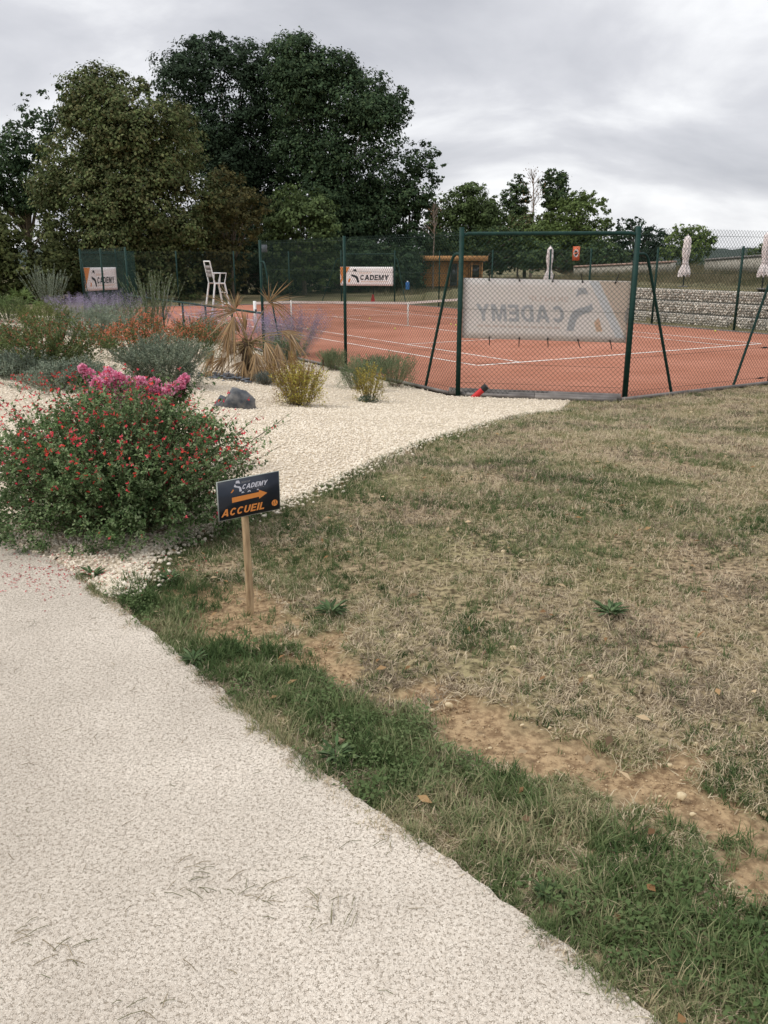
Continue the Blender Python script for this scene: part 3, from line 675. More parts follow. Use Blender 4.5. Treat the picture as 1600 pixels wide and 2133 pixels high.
# left run, tall near part
lf = thing('side_fence', 'tall green chain link fence run behind the rosemary and palm, left of the banner frame', 'fence', fc(-8.63, -10.8, 0), 'tall fence runs round the court')
LA = (-8.63, -5.95)
run_fence(lf, qB, fc(*LA), 3.0, [.48, 1.0])
brace(lf, fc(*LA), fd(LA, PB), 1.25, 2.45, .3)
# right run from corner
rf = thing('back_fence', 'green chain link fence behind the near baseline, right of the banner frame', 'fence', fc(-1, -17.42, 0), 'tall fence runs round the court')
PE = (6.3, -17.42)
run_fence(rf, qC, fc(*PE), 3.05, [(PD[0] - PC[0]) / (PE[0] - PC[0]), 1.0])
brace(rf, fc(*PD), fd(PD, PC), 1.2, 2.6, .25, .026)
for px, zz_ in ((.9, .55), (.86, .95)): pass
# wire tensioners near post D
for zz_ in (.12, .75, 1.5):
    p = fc(PD[0] - .35, -17.45, zz_); mb = MB(); box(mb, p, .10, .035, .03, ax=[[*CU, 0], [*CV, 0], [0, 0, 1]]); tube(mb, [p - np.array([*CU * .14, 0]), p + np.array([*CU * .14, 0])], .008, 6); mb.build('wire_tensioner', M['black'], rf)
# low hand rail in the middle of the left side
hr = thing('handrail', 'low dark green handrail beside the court behind the flower bed', 'railing', fc(-8.63, 1.3, 0))
LR = (-8.63, 8.6)
mb = MB(); tube(mb, [fc(*LA, 1.05), fc(*LR, 1.05)], .032, 8); mb.build('top_rail', M['green_paint'], hr)
for k in range(1, 6):
    v = LA[1] + (LR[1] - LA[1]) * k / 6; mb = MB(); beam(mb, fc(-8.63, v, -.1), fc(-8.63, v, 1.03), .06); mb.build('post', M['green_paint'], hr)
# far left tall run and corner frame with wind netting
fl = thing('side_fence', 'distant tall green netted fence run in the far left corner of the court', 'fence', fc(-8.63, 12, 0), 'tall fence runs round the court')
LF = (-8.63, 17.6); FL2 = (-6.4, 19.5)
run_fence(fl, fc(*LR), fc(*LF), 3.0, [0, .5], cell=.12, wire=.0028)
mb = MB(); a, b = fc(-6.35, 19.55), fc(-5.4, 19.4); mb.add([[*a, .05], [*b, .05], [*b, 2.95], [*a, 2.95]], [[0, 1, 2, 3]]); mb.build('wind_netting', M['netting'], fl)
brace(fl, fc(*LR), fd(LR, LF), 1.2, 2.5, .3); 
ff = thing('corner_fence_frame', 'distant green corner frame with the banner at the left edge of the court', 'fence', fc(*LF, 0), 'court corner frames')
def corner_frame(root, a, b, netting=False):
    qa, qb = fc(*a), fc(*b); post(root, qa, 3.02, .04); post(root, qb, 3.02, .04)
    chain(qa, qb, 2.98, .04, .12, .0028).build('wire_mesh', M['mesh_wire'], root); d = norm(qb - qa)
    mb = MB(); tube(mb, [[*(qa + d * .05), 2.82], [*(qb - d * .05), 2.82]], .03, 8); mb.build('top_bar', M['green_paint'], root)
    if netting:
        n = np.array([-d[1], d[0]]) * .04; n = n if n @ qa > 0 else -n; mb = MB(); mb.add([[*(qa + n), .05], [*(qb + n), .05], [*(qb + n), 2.95], [*(qa + n), 2.95]], [[0, 1, 2, 3]]); mb.build('wind_netting', M['netting'], root)
corner_frame(ff, LF, FL2, True); brace(ff, fc(*LF), fd(LF, LR), 1.3, 2.5, .3); brace(ff, fc(*FL2), fd(FL2, (6, 17.42)), 1.3, 2.5, .3)
fr = thing('corner_fence_frame', 'distant green corner frame with banner behind the net, left of the wooden cabin', 'fence', fc(6.3, 17.42, 0), 'court corner frames')
FR1, FR2 = (6.3, 17.42), (8.63, 15.1)
corner_frame(fr, FR1, FR2); brace(fr, fc(*FR1), fd(FR1, FL2), 1.3, 2.55, .3); brace(fr, fc(*FR2), fd(FR2, (8.63, 0)), 1.3, 2.55, .3)
bf = thing('back_fence', 'distant green chain link fence behind the far baseline under the dark trees', 'fence', fc(0, 17.42, 0), 'tall fence runs round the court')
run_fence(bf, fc(*FL2), fc(*FR1), 2.95, [.25, .5, .75], wires=(.1, 1.5, 2.9), cell=.12, wire=.003)
sf = thing('side_fence', 'green chain link fence along the far right side before the stone baskets', 'fence', fc(9.0, 0, 0), 'tall fence runs round the court')
run_fence(sf, fc(9.0, 15.1), fc(9.0, -16.5), 2.95, [(15.1 - v) / 31.6 for v in (11.0, 6.3, 2.0, -.6, -4.3, -8.2, -12.4)], wires=(.1, .8, 1.5, 2.2, 2.9), cell=.1, wire=.0024)

# ------------------------------------------------------------------ lettering and banners
def text_mesh(s, size, m, bold=.0, shear=0., name='lettering', ext=.0006, sx=1.0):
    cu = bpy.data.curves.new('t', 'FONT'); cu.body = s; cu.size = size; cu.offset = bold; cu.shear = shear; cu.extrude = ext; cu.resolution_u = 3
    o = bpy.data.objects.new('t', cu); C.objects.link(o); bpy.context.view_layer.update()
    me = bpy.data.meshes.new_from_object(o.evaluated_get(bpy.context.evaluated_depsgraph_get())); bpy.data.objects.remove(o); bpy.data.curves.remove(cu)
    V = np.array([v.co[:] for v in me.vertices]); me.name = name; me.materials.clear(); me.materials.append(m)
    mn = V[:, :2].min(0); mxx = V[:, :2].max(0)
    return me, mn, mxx
from mathutils.geometry import tessellate_polygon
def place_text(s, x0, x1, y0, y1, m, parent, Mx, bold=0, shear=0, name='lettering', lift=.002):
    """fit the text into the box x0..x1, y0..y1 of the board's own plane; Mx maps board plane to world"""
    me, mn, mxx = text_mesh(s, 1.0, m, bold, shear, name, ext=0)
    V = np.array([v.co[:] for v in me.vertices]); V[:, 0] = x0 + (V[:, 0] - mn[0]) / (mxx[0] - mn[0]) * (x1 - x0); V[:, 1] = y0 + (V[:, 1] - mn[1]) / (mxx[1] - mn[1]) * (y1 - y0); V[:, 2] = lift
    V = Mx(V); me.vertices.foreach_set('co', V.astype(np.float32).ravel()); me.update()
    o = bpy.data.objects.new(name, me); C.objects.link(o); o.parent = parent; o.matrix_parent_inverse = parent.matrix_basis.inverted(); return o
def _arc(cx, cy, rx, ry, a0, a1, n=12): return [(cx + rx * math.cos(R(a0 + (a1 - a0) * k / n)), cy + ry * math.sin(R(a0 + (a1 - a0) * k / n))) for k in range(n + 1)]
GLY = {'E': (.72, [[(0, 0), (1, 0), (1, .2), (.33, .2), (.33, .41), (.92, .41), (.92, .6), (.33, .6), (.33, .8), (1, .8), (1, 1), (0, 1)]]),
 'L': (.68, [[(0, 0), (1, 0), (1, .2), (.34, .2), (.34, 1), (0, 1)]]), 'I': (.25, [[(0, 0), (1, 0), (1, 1), (0, 1)]]),
 'M': (1.02, [[(0, 0), (.22, 0), (.22, .66), (.41, 0), (.59, 0), (.78, .66), (.78, 0), (1, 0), (1, 1), (.69, 1), (.5, .36), (.31, 1), (0, 1)]]),
 'Y': (.9, [[(.37, 0), (.63, 0), (.63, .4), (1, 1), (.71, 1), (.5, .62), (.29, 1), (0, 1), (.37, .4)]]),
 'A': (.95, [[(0, 0), (.26, 0), (.33, .2), (.67, .2), (.74, 0), (1, 0), (.64, 1), (.36, 1)], [(.40, .39), (.60, .39), (.5, .72)]]),
 'D': (.85, [[(0, 0)] + _arc(.45, .5, .55, .5, -90, 90) + [(0, 1)], [(.29, .2)] + _arc(.45, .5, .27, .3, -90, 90) + [(.29, .8)]]),
 'C': (.84, [_arc(.5, .5, .5, .5, 38, 322, 18) + _arc(.5, .5, .23, .29, 318, 42, 14)]),
 'U': (.82, [[(0, 1)] + _arc(.5, .38, .5, .38, 180, 360) + [(1, 1), (.70, 1)] + _arc(.5, .38, .20, .19, 360, 180) + [(.30, 1)]])}
def block_text(s_, x0, x1, y0, y1, m, parent, Mx, shear=0., lift=.002):
    gap = .13; tot_ = sum(GLY[c][0] for c in s_) + gap * (len(s_) - 1); k = (x1 - x0 - shear * (y1 - y0)) / tot_; x = x0
    for c in s_:
        w_, loops = GLY[c]; P = [[Vector((x + p[0] * w_ * k + shear * p[1] * (y1 - y0), y0 + p[1] * (y1 - y0), 0)) for p in L] for L in loops]
        tri = tessellate_polygon(P); flat = [v for L in P for v in L]; mb = MB(); mb.add(Mx(np.array([[v.x, v.y, lift] for v in flat])), [list(t) for t in tri]); mb.build('letter', m, parent); x += (w_ + gap) * k
def poly_part(name, pts, m, parent, Mx, lift=.002):
    P = [Vector((p[0], p[1], 0)) for p in pts]; tri = tessellate_polygon([P]); V = Mx(np.array([[p[0], p[1], lift] for p in pts]))
    mb = MB(); mb.add(V, [list(t) for t in tri]); return mb.build(name, m, parent)
def curve_pts(f): return f
def logo(parent, Mx, W, H, orange, ink, faint, mark, lift=.002, white=None, text='CADEMY'):
    B0_ = .012
    """banner print; x 0..W from the logo side, y 0..H upward"""
    f = lambda pts: [(x * W, (1 - y) * H) for x, y in pts]
    poly_part('orange_band', f([(.003, .01), (.185, .01), (.012, .87), (.003, .87)]), orange, parent, Mx, lift)
    if white: poly_part('pale_band', f([(.187, .01), (.245, .01), (.06, .92), (.012, .92)]), white, parent, Mx, lift)
    poly_part('logo_cap', f([(.262, .125), (.305, .125), (.318, .29), (.30, .245), (.283, .225), (.262, .22), (.243, .235)]), ink, parent, Mx, lift)
    poly_part('logo_leg', f([(.222, .36), (.232, .40), (.262, .43), (.292, .45), (.322, .49), (.338, .55), (.352, .68), (.36, .83), (.318, .83), (.31, .71), (.30, .62), (.288, .58), (.265, .55), (.235, .52), (.208, .47)]), ink, parent, Mx, lift)
    poly_part('logo_mark', f([(.172, .60), (.198, .68), (.18, .83), (.145, .82)]), mark, parent, Mx, lift)
    block_text(text, .375 * W, .92 * W, (1 - .70) * H, (1 - .42) * H, ink, parent, Mx, 0 if lift < 0 else .12, lift)
    place_text("SKIN'UP", .36 * W, .60 * W, (1 - .36) * H, (1 - .265) * H, faint, parent, Mx, bold=.01)
    for k in range(11):
        x = .40 + k * .047; poly_part('print_dash', f([(x, .765), (x + .037, .765), (x + .037, .80), (x, .80)]), faint, parent, Mx, lift)
def banner(label, p0, p1, z0, z1, side, front=True, sag=0.0, ties=5, group='white sponsor banners on the court fences'):
    """p0 is the edge where the print starts; side = unit vector of the printed face"""
    p0 = np.array(p0); p1 = np.array(p1); W = np.linalg.norm(p1 - p0); H = z1 - z0; d = (p1 - p0) / W
    o = thing('banner', label, 'banner', [*((p0 + p1) / 2), z0], group)
    mb = MB(); nx_, nz = 24, 8; V = []; 
    def bow(x, y): return .012 * math.sin(x / W * 9.4) * (y / H) + .008 * math.sin(x * 3.1 + y * 4)
    def Mx(A_):
        A_ = np.asarray(A_, float); x, y, l = A_[:, 0], A_[:, 1], A_[:, 2]
        bb = .012 * np.sin(x / W * 9.4) * (y / H) + .008 * np.sin(x * 3.1 + y * 4)
        q = p0[None] + d[None] * x[:, None] + side[None] * (bb + l)[:, None]
        zz2 = z0 + y - sag * (x / W) 
        return np.column_stack([q, zz2])
    X, Y2 = np.meshgrid(np.linspace(0, W, nx_ + 1), np.linspace(0, H, nz + 1))
    i = (np.arange(nz)[:, None] * (nx_ + 1) + np.arange(nx_)[None]).ravel(); Fq = np.stack([i, i + 1, i + nx_ + 2, i + nx_ + 1], 1)
    for l in (.0,): mb.add(Mx(np.column_stack([X.ravel(), Y2.ravel(), np.full(X.size, l)])), Fq)
    sh = mb.build('sheet', M['banner_front'] if front else M['banner'], o)
    so_ = sh.modifiers.new('thickness', 'SOLIDIFY'); so_.thickness = .0012; so_.offset = 0
    if front: logo(o, Mx, W, H, M['orange'], M['ink'], M['faint_print'], M['orange'], .006)
    else: logo(o, Mx, W, H, M['ghost_orange'], M['ghost_grey'], M['ghost_faint'], M['ghost_mark'], .006, M['ghost_white'])
    if ties:
        for top in (0, 1):
            for k in range(ties):
                x = W * (.10 + .185 * k + random.uniform(-.012, .012)); y = H - .03 if top else .03
                a = Mx(np.array([[x, y, .03]]))[0]; dr = np.array([*(d * random.uniform(-.05, .05)), .12 if top else -.12]); 
                mb = MB(); tube(mb, [a, a + dr * .7, a + dr * 1.25], [.010, .010, .008], 6); rock(mb, a, .022, 1, .05); mb.build('tie', M['black'], o)
        for x in (-.03, W + .03):
            for y in (.02, H * .5, H - .1):
                a = Mx(np.array([[x, y, .02]]))[0]; mb = MB(); tube(mb, [a, a + np.array([*(d * (.06 if x > 0 else -.06)), random.uniform(-.06, .05)])], .010, 6); rock(mb, a, .022, 1, .05); mb.build('tie', M['black'], o)
    return o
M['faint_print'] = mat('faint_print', (.75, .52, .38), (.72, .5, .36), rough=.5)
# near banner seen from behind: the print starts at the right end
nrm_c = norm(np.array([-(dBC[1]), dBC[0]])); nrm_c = nrm_c if nrm_c @ qB > 0 else -nrm_c       # away from the camera
off = nrm_c * .012
banner('large white banner seen from behind with mirrored grey lettering on near fence frame', qC - dBC * .055 + nrm_c * .03, qB + dBC * .05 + nrm_c * .03, 1.03, 2.13, -nrm_c * 1.0, front=False, sag=-.05)
# distant banners facing the camera
qa, qb = fc(*LF), fc(*FL2); dd = norm(qb - qa); nn = np.array([dd[1], -dd[0]]); nn = nn if nn @ qa < 0 else -nn
banner('white banner with orange corner hanging in the distant left fence corner', qa + dd * .1 + nn * .05, qb - dd * .12 + nn * .05, .95, 2.12, nn, True, ties=0)
qa, qb = fc(*FR1), fc(*FR2); dd = norm(qb - qa); nn = np.array([dd[1], -dd[0]]); nn = nn if nn @ qa < 0 else -nn
banner('white banner with orange corner hanging behind the net near the cabin', qa - dd * .05 + nn * .05, qb - dd * .08 + nn * .05, 1.02, 2.1, nn, True, ties=0)
# orange notice high on the side fence
osg = thing('notice', 'small orange notice with round emblem high on the far side fence', 'sign', [*fc(8.93, .35), 2.5])
p = fc(8.94, .05); q2 = p + CV * .44; nn = -CU
def MxO(A_): A_ = np.asarray(A_, float); q = q2[None] - CV[None] * A_[:, :1] + nn[None] * (A_[:, 2:3]); return np.column_stack([q, 2.47 + A_[:, 1]])
M['notice_orange'] = mat('notice_orange', (.55, .12, .05), (.5, .13, .06), rough=.6); M['notice_pale'] = mat('notice_pale', (.5, .48, .46), (.4, .4, .42))
mb = MB(); V = MxO([[0, 0, 0], [.44, 0, 0], [.44, .6, 0], [0, .6, 0], [0, 0, .006], [.44, 0, .006], [.44, .6, .006], [0, .6, .006]]); mb.add(V, [[0, 3, 2, 1], [4, 5, 6, 7], [0, 1, 5, 4], [1, 2, 6, 5], [2, 3, 7, 6], [3, 0, 4, 7]]); mb.build('board', M['notice_orange'], osg)
ringp = [(.22 + .16 * math.cos(t), .31 + .17 * math.sin(t)) for t in np.linspace(0, 2 * math.pi, 20)[:-1]]
poly_part('round_emblem', ringp, M['notice_pale'], osg, MxO, .009)
poly_part('emblem_centre', [(.22 + .10 * math.cos(t), .31 + .11 * math.sin(t)) for t in np.linspace(0, 2 * math.pi, 20)[:-1]], M['ink'], osg, MxO, .012)
poly_part('emblem_band', [(.11, .27), (.33, .31), (.33, .36), (.11, .32)], M['notice_orange'], osg, MxO, .015)

# ------------------------------------------------------------------ tennis net
net = thing('tennis_net', 'white taped tennis net strung across the red clay court', 'tennis net', fc(0, 0, 0))
def neth(u): 
    a = abs(u)
    return .914 + (1.07 - .914) * min(a / 5.03, 1.0)
us = np.linspace(-6.4, 6.4, 129)
mb = MB(); Vn = []; Fn = []
for u in np.arange(-6.4, 6.401, .05):
    box_ = None; a = fc(u, 0, .03); b = fc(u, 0, neth(u) - .03); tube(mb, [a, b], .0022, 3, cap=False)
for t in np.linspace(.03, .97, 20):
    for k in range(16):
        u0 = -6.4 + 12.8 * k / 16; u1 = u0 + .8; tube(mb, [fc(u0, 0, neth(u0) * t), fc(u1, 0, neth(u1) * t)], .0022, 3, cap=False)
mb.build('net_mesh', M['black'], net)
mb = MB()
for k in range(32):
    u0 = -6.4 + .4 * k; u1 = u0 + .4
    for s in (-.008, .008):
        mb.add([fc(u0, s, neth(u0) - .085), fc(u1, s, neth(u1) - .085), fc(u1, s, neth(u1)), fc(u0, s, neth(u0))], [[0, 1, 2, 3]])
    mb.add([fc(u0, -.008, neth(u0)), fc(u1, -.008, neth(u1)), fc(u1, .008, neth(u1)), fc(u0, .008, neth(u0))], [[0, 1, 2, 3]])
mb.build('tape', M['white_tape'], net)
mb = MB(); beam(mb, fc(0, -.012, .0), fc(0, -.012, .914), .07, .006); mb.build('centre_strap', M['white_tape'], net)
for u in (-5.03, 5.03):
    mb = MB(); beam(mb, fc(u, -.02, 0), fc(u, -.02, 1.09), .055, .03); mb.build('singles_stick', M['white_tape'], net)
for u in (-6.43, 6.43):
    mb = MB(); beam(mb, fc(u, 0, -.05), fc(u, 0, 1.1), .10); o_ = mb.build('net_post', M['white_paint'], net)
    mb = MB(); box(mb, fc(u, -.08, .75), .06, .06, .14); mb.build('winder', M['black'], net)

# ------------------------------------------------------------------ umpire chair (faces +u)
uc = thing('umpire_chair', 'tall white tubular umpire chair beside the net post', 'umpire chair', fc(-7.75, .25, 0))
def cp(x, y, z): return fc(-7.75 + x, .25 + y, z)       # x along the view of the umpire
w2 = .30
for y in (-w2, w2):
    yy = y * 1.35
    for (a, b, nm) in (((-.42, yy, 0), (-.13, y, 1.72), 'leg'), ((.52, yy, 0), (.22, y, 1.72), 'leg')):
        mb = MB(); tube(mb, [cp(*a), cp(*b)], .03, 8); mb.build(nm, M['white_paint'], uc)
    mb = MB(); tube(mb, [cp(-.13, y, 1.72), cp(.22, y, 1.72)], .024, 8); mb.build('seat_rail', M['white_paint'], uc)
    mb = MB(); tube(mb, [cp(.22, y, 1.72), cp(.30, y, 2.06), cp(-.20, y, 2.06)], .02, 8); tube(mb, [cp(.05, y, 1.72), cp(.08, y, 2.06)], .018, 6); mb.build('armrest', M['white_paint'], uc)
    mb = MB(); tube(mb, [cp(-.13, y, 1.72), cp(-.27, y, 2.45)], .022, 8); mb.build('back_upright', M['white_paint'], uc)
mb = MB(); tube(mb, [cp(-.27, -w2, 2.45), cp(-.27, w2, 2.45)], .022, 8); mb.build('back_top', M['white_paint'], uc)
M['seat_slat'] = mat('seat_slat', (.28, .25, .24), (.2, .18, .17), rough=.8)
for k in range(3):
    z = 1.98 + .14 * k; x = -.13 - .14 * (z - 1.72) / .73; mb = MB(); beam(mb, cp(x, -w2 + .02, z), cp(x, w2 - .02, z), .02, .11); mb.build('back_slat', M['seat_slat'], uc)
mb = MB(); box(mb, cp(.04, 0, 1.735), .36, .56, .025, ax=[[*CU, 0], [*CV, 0], [0, 0, 1]]); mb.build('seat', M['seat_slat'], uc)
for t in (.12, .36, .60, .82):
    x = .52 - .30 * t; z = 1.72 * t; y = w2 * (1.35 - .35 * t); mb = MB(); tube(mb, [cp(x, -y, z), cp(x, y, z)], .019, 6); mb.build('rung', M['white_paint'], uc)
mb = MB(); tube(mb, [cp(-.35, -.39, .42), cp(-.35, .39, .42)], .019, 6); mb.build('rung', M['white_paint'], uc)
# ladder inner stiles
for y in (-w2 * .0 - .0,): pass

# ------------------------------------------------------------------ balls
ball_px = [(642, 685, 0), (770, 663, 0), (823, 684, 0), (940, 675, 0), (950, 677, 0), (1490, 689, 0)]
ball_lab = ['yellow tennis ball on the clay just left of the near tall post', 'yellow tennis ball beyond the net, left of the centre strap', 'yellow tennis ball just before the net near its centre strap', 'left one of two tennis balls lying together near the slanting brace', 'right one of two tennis balls lying together near the slanting brace', 'yellow tennis ball at the right court edge below the stone baskets']
bsrc = None
for (x, y, z), lb in zip(ball_px, ball_lab):
    d = unray(x, y); t = (EYE - .04) / -d[2]; p = np.array([d[0] * t, t, .036])
    if bsrc is None:
        mb = MB(); mb.add(ICO2[0] * .036, ICO2[1]); bsrc = mb.build('tennis_ball', M['ball'], smooth=True); o = bsrc
    else: o = bsrc.copy(); C.objects.link(o)
    o.location = p; tag(o, lb, 'tennis ball', 'tennis balls on the court')
# ball tube on a stick / red item behind the far corner
p = at(777, 627, 52.0); p[2] = 0
rc = thing('ball_collector', 'thin black stick standing in a small red base behind the net', 'ball collector', p)
mb = MB(); tube(mb, [p + [0, 0, .05], p + [.05, 0, 1.0]], .035, 6); rock(mb, p + [.05, 0, 1.05], .08, 1, .02); mb.build('stick', M['black'], rc)
mb = MB(); tube(mb, [p, p + [0, 0, .15], p + [0, 0, .5]], [.16, .12, .05], 8); mb.build('base', M['red_plastic'], rc)
p = at(849, 603, 60.); bb_ = thing('blue_barrel', 'slim blue drum standing on the grass left of the cabin', 'drum', p)
mb = MB(); tube(mb, [p, p + [0, 0, .05], p + [0, 0, .45], p + [0, 0, .5]], [.13, .14, .14, .12], 10); mb.build('drum_body', M['blue'], bb_)
mb = MB(); tube(mb, [p + [0, 0, .5], p + [0, 0, .58]], [.05, .05], 8); mb.build('drum_lid', M['white_paint'], bb_)
# floodlight / speaker box on top of the end post
p = fc(-8.63, -5.95, 2.95) + np.array([.12, 0, -.15]); sp = thing('loudspeaker', 'small dark box fixed on top of the tall post behind the palm', 'loudspeaker', p)
mb = MB(); box(mb, p, .14, .12, .2); mb.build('housing', M['slate_chip'], sp); mb = MB(); tube(mb, [p - [0, 0, .0], p - [.1, 0, .05]], .012, 6); mb.build('bracket', M['green_paint'], sp)

# ------------------------------------------------------------------ gabion wall
gw = thing('gabion_wall', 'stepped wall of wire baskets filled with pale stones at the right of the court', 'gabion wall', fc(9.7, -8, 0))
zc = [(0, .44, 9.62, .02), (.46, .90, 9.84, 0), (.92, 1.36, 10.06, 0)]
V0, F0 = ICO1
for ci, (za, zb, uf, _) in enumerate(zc):
    nb = 0; v = -22.0 if ci % 2 == 0 else -21.2
    while v < 3.0:
        v1 = v + 1.6; mbs = MB(); rs = np.random.default_rng(900 + nb + ci * 100); near_b = v > -13
        st = .105
        for vv2 in np.arange(v + .06, v1 - .04, st):
            for zz2 in np.arange(za + .05, zb - .02, st * .9):
                rr = rs.uniform(.045, .068); c = pick([(.74, .68, .58), (.62, .56, .48), (.84, .79, .70), (.45, .41, .35)], 1)[0]
                p = fc(uf + .03 + rs.uniform(0, .04), vv2 + rs.uniform(-.03, .03), zz2 + rs.uniform(-.02, .02)); rock(mbs, p, rr, .85, .22, col=c, rs=rs)
            c = pick([(.66, .61, .53), (.74, .69, .60)], 1)[0]
            for du in (.08, .18): rock(mbs, fc(uf + du, vv2 + rs.uniform(-.03, .03), zb - .04), .058, .6, .22, col=c, rs=rs)
        o = mbs.build('basket_fill', M['gabion'], gw); o['kind'] = 'stuff'
        mbw = MB()
        for vv2 in np.arange(v, v1 + .01, .2): tube(mbw, [fc(uf - .02, vv2, za), fc(uf - .02, vv2, zb), fc(uf + .22, vv2, zb + .005)], .004, 3, cap=False)
        for zz2 in (za + .01, (za + zb) / 2, zb): tube(mbw, [fc(uf - .02, v, zz2), fc(uf - .02, v1, zz2)], .005, 3, cap=False)
        mbw.build('wire_basket', M['grey_wire'], gw); v = v1 + .02; nb += 1
    mb = MB(); box(mb, fc(uf + .55, -9.4, (za + zb) / 2 - .03), 1.0, 25.2, zb - za - .02, ax=[[*CU, 0], [*CV, 0], [0, 0, 1]]); mb.build('core_fill', M['wall_stone'], gw)

# ------------------------------------------------------------------ parasols
def parasol(label, u, px, px_top, py_top):
    # stand on the bank on the line u, where the photograph's column px runs
    best = min(np.arange(-20, 20, .02), key=lambda v: abs((lambda P: 800 + FPX * P[0] / (P[1] * math.cos(PIT) - (1.5 - EYE) * math.sin(PIT)) - px)(fc(u, v))))
    P = fc(u, best); z0 = float(height(*P)); base = np.array([*P, z0]); zt = at(px_top, py_top, P[1])[2]
    o = thing('parasol', label, 'parasol', base, 'closed white parasols on the bank')
    mb = MB(); tube(mb, [base, base + [0, 0, zt - z0 - .12]], .028, 8); mb.build('pole', M['black'], o)
    mb = MB(); box(mb, base + [0, 0, .02], .3, .3, .05); mb.build('base', M['plank'], o)
    n = 40; prof = [(0, .03), (.04, .08), (.10, .13), (.16, .15), (.3, .155), (.45, .165), (.6, .175), (.8, .15), (.98, .12), (1.12, .11), (1.25, .17), (1.4, .23), (1.52, .25), (1.60, .24)]
    ph = random.uniform(0, 6); V = []; F = []
    for j, (dz, r) in enumerate(prof):
        for k in range(n):
            t = 2 * math.pi * k / n; rr = r * .86 * (1 + .20 * math.sin(8 * t + ph + dz * .8) * min(1, dz * 6) + .06 * math.sin(3 * t + dz * 7))
            zz2 = -dz - (.06 * math.sin(8 * t + ph) if j == len(prof) - 1 else 0); V.append([base[0] + rr * math.cos(t), base[1] + rr * math.sin(t), zt + zz2])
    for j in range(len(prof) - 1):
        for k in range(n): F.append([j * n + k, j * n + (k + 1) % n, (j + 1) * n + (k + 1) % n, (j + 1) * n + k])
    mb = MB(); mb.add(V, F); cn = mb.build('canopy', M['parasol'], o, True)
    mb = MB(); tube(mb, [[base[0], base[1], zt - .01], [base[0], base[1], zt + .05]], [.03, .01], 8); mb.build('finial', M['parasol'], o)
    mb = MB(); a_ = np.linspace(0, 2 * math.pi, 17); tube(mb, [[base[0] + .128 * math.cos(t), base[1] + .128 * math.sin(t), zt - 1.10] for t in a_], .014, 5, cap=False); mb.build('strap', M['parasol'], cn)
parasol('closed white parasol on the bank before the light green tree', 11.1, 1423, 1423, 490)
parasol('closed white parasol at the right edge, above the slanting brace', 11.1, 1587, 1587, 482)
parasol('closed white parasol rising above the near banner, left of the orange notice', 11.3, 1143, 1144, 513)

# ------------------------------------------------------------------ wooden cabin
cY = 68.; b0 = at(876, 597, cY); b1 = at(1003, 597, cY); W = b1[0] - b0[0]; zb_ = b0[2]; Hh = at(940, 545, cY)[2] - zb_
cab = thing('garden_cabin', 'small flat roofed wooden cabin on the grass behind the court', 'cabin', [(b0[0] + b1[0]) / 2, cY + 1.5, zb_])
nb = 14; dxs = (at(935, 590, cY)[0], at(954, 590, cY)[0])
w1 = at(975, 590, cY)[0]; w2x = at(1001, 590, cY)[0]
for k in range(nb):
    z0_ = zb_ + Hh * k / nb; z1_ = zb_ + Hh * (k + 1) / nb - .012
    for a_, b_ in ((b0[0], dxs[0]), (dxs[1], w1)):
        mb = MB(); box(mb, ((a_ + b_) / 2, cY + .04, (z0_ + z1_) / 2), b_ - a_, .05, z1_ - z0_); mb.build('board', M['cabin_wood'], cab)
    mb = MB(); box(mb, (b0[0] + .03, cY + 1.56, (z0_ + z1_) / 2), .05, 2.95, z1_ - z0_); mb.build('board', M['cabin_wood'], cab)
mb = MB(); box(mb, ((b0[0] + b1[0]) / 2, cY + 1.6, zb_ + Hh / 2), W - .15, 2.8, Hh - .02); mb.build('inner_wall', M['cabin_wood'], cab)
ra = at(867, 541, cY - .4)[0]; rb = at(1016, 541, cY - .4)[0]; zt_ = at(940, 534, cY)[2]
mb = MB(); box(mb, ((ra + rb) / 2, cY + 1.3, (zb_ + Hh + zt_) / 2 + .04), rb - ra, 3.9, zt_ - zb_ - Hh); mb.build('roof', M['roof_wood'], cab)
dr_ = MB(); box(dr_, ((dxs[0] + dxs[1]) / 2, cY + .02, zb_ + Hh * .47), dxs[1] - dxs[0] - .1, .05, Hh * .88); dr = dr_.build('door', M['slate_chip'], cab)
mb = MB(); box(mb, ((dxs[0] + dxs[1]) / 2, cY - .01, zb_ + Hh * .52), dxs[1] - dxs[0] - .3, .01, Hh * .7); mb.build('pane', M['glass'], dr)
mb = MB()
for xx in (dxs[0] + .02, dxs[1] - .02): box(mb, (xx, cY + .0, zb_ + Hh * .48), .09, .09, Hh * .96)
box(mb, ((dxs[0] + dxs[1]) / 2, cY, zb_ + Hh * .96 + .04), dxs[1] - dxs[0] + .05, .09, .08); mb.build('door_frame', M['roof_wood'], cab)
wn_ = MB(); box(wn_, ((w1 + w2x) / 2, cY + .02, zb_ + Hh * .62), w2x - w1 - .1, .05, Hh * .6); wo_ = wn_.build('window', M['roof_wood'], cab)
mb = MB(); box(mb, ((w1 + w2x) / 2, cY - .012, zb_ + Hh * .62), w2x - w1 - .28, .012, Hh * .5); mb.build('pane', M['glass'], wo_)
mb = MB(); box(mb, ((w1 + w2x) / 2, cY + .045, zb_ + Hh * .16), w2x - w1, .05, Hh * .3); mb.build('board', M['cabin_wood'], cab)
mb = MB(); 
for xx in (b1[0] - .03, at(981, 590, cY)[0]): box(mb, (xx, cY - .3, zb_ + Hh / 2), .1, .1, Hh)
mb.build('roof_post', M['roof_wood'], cab)
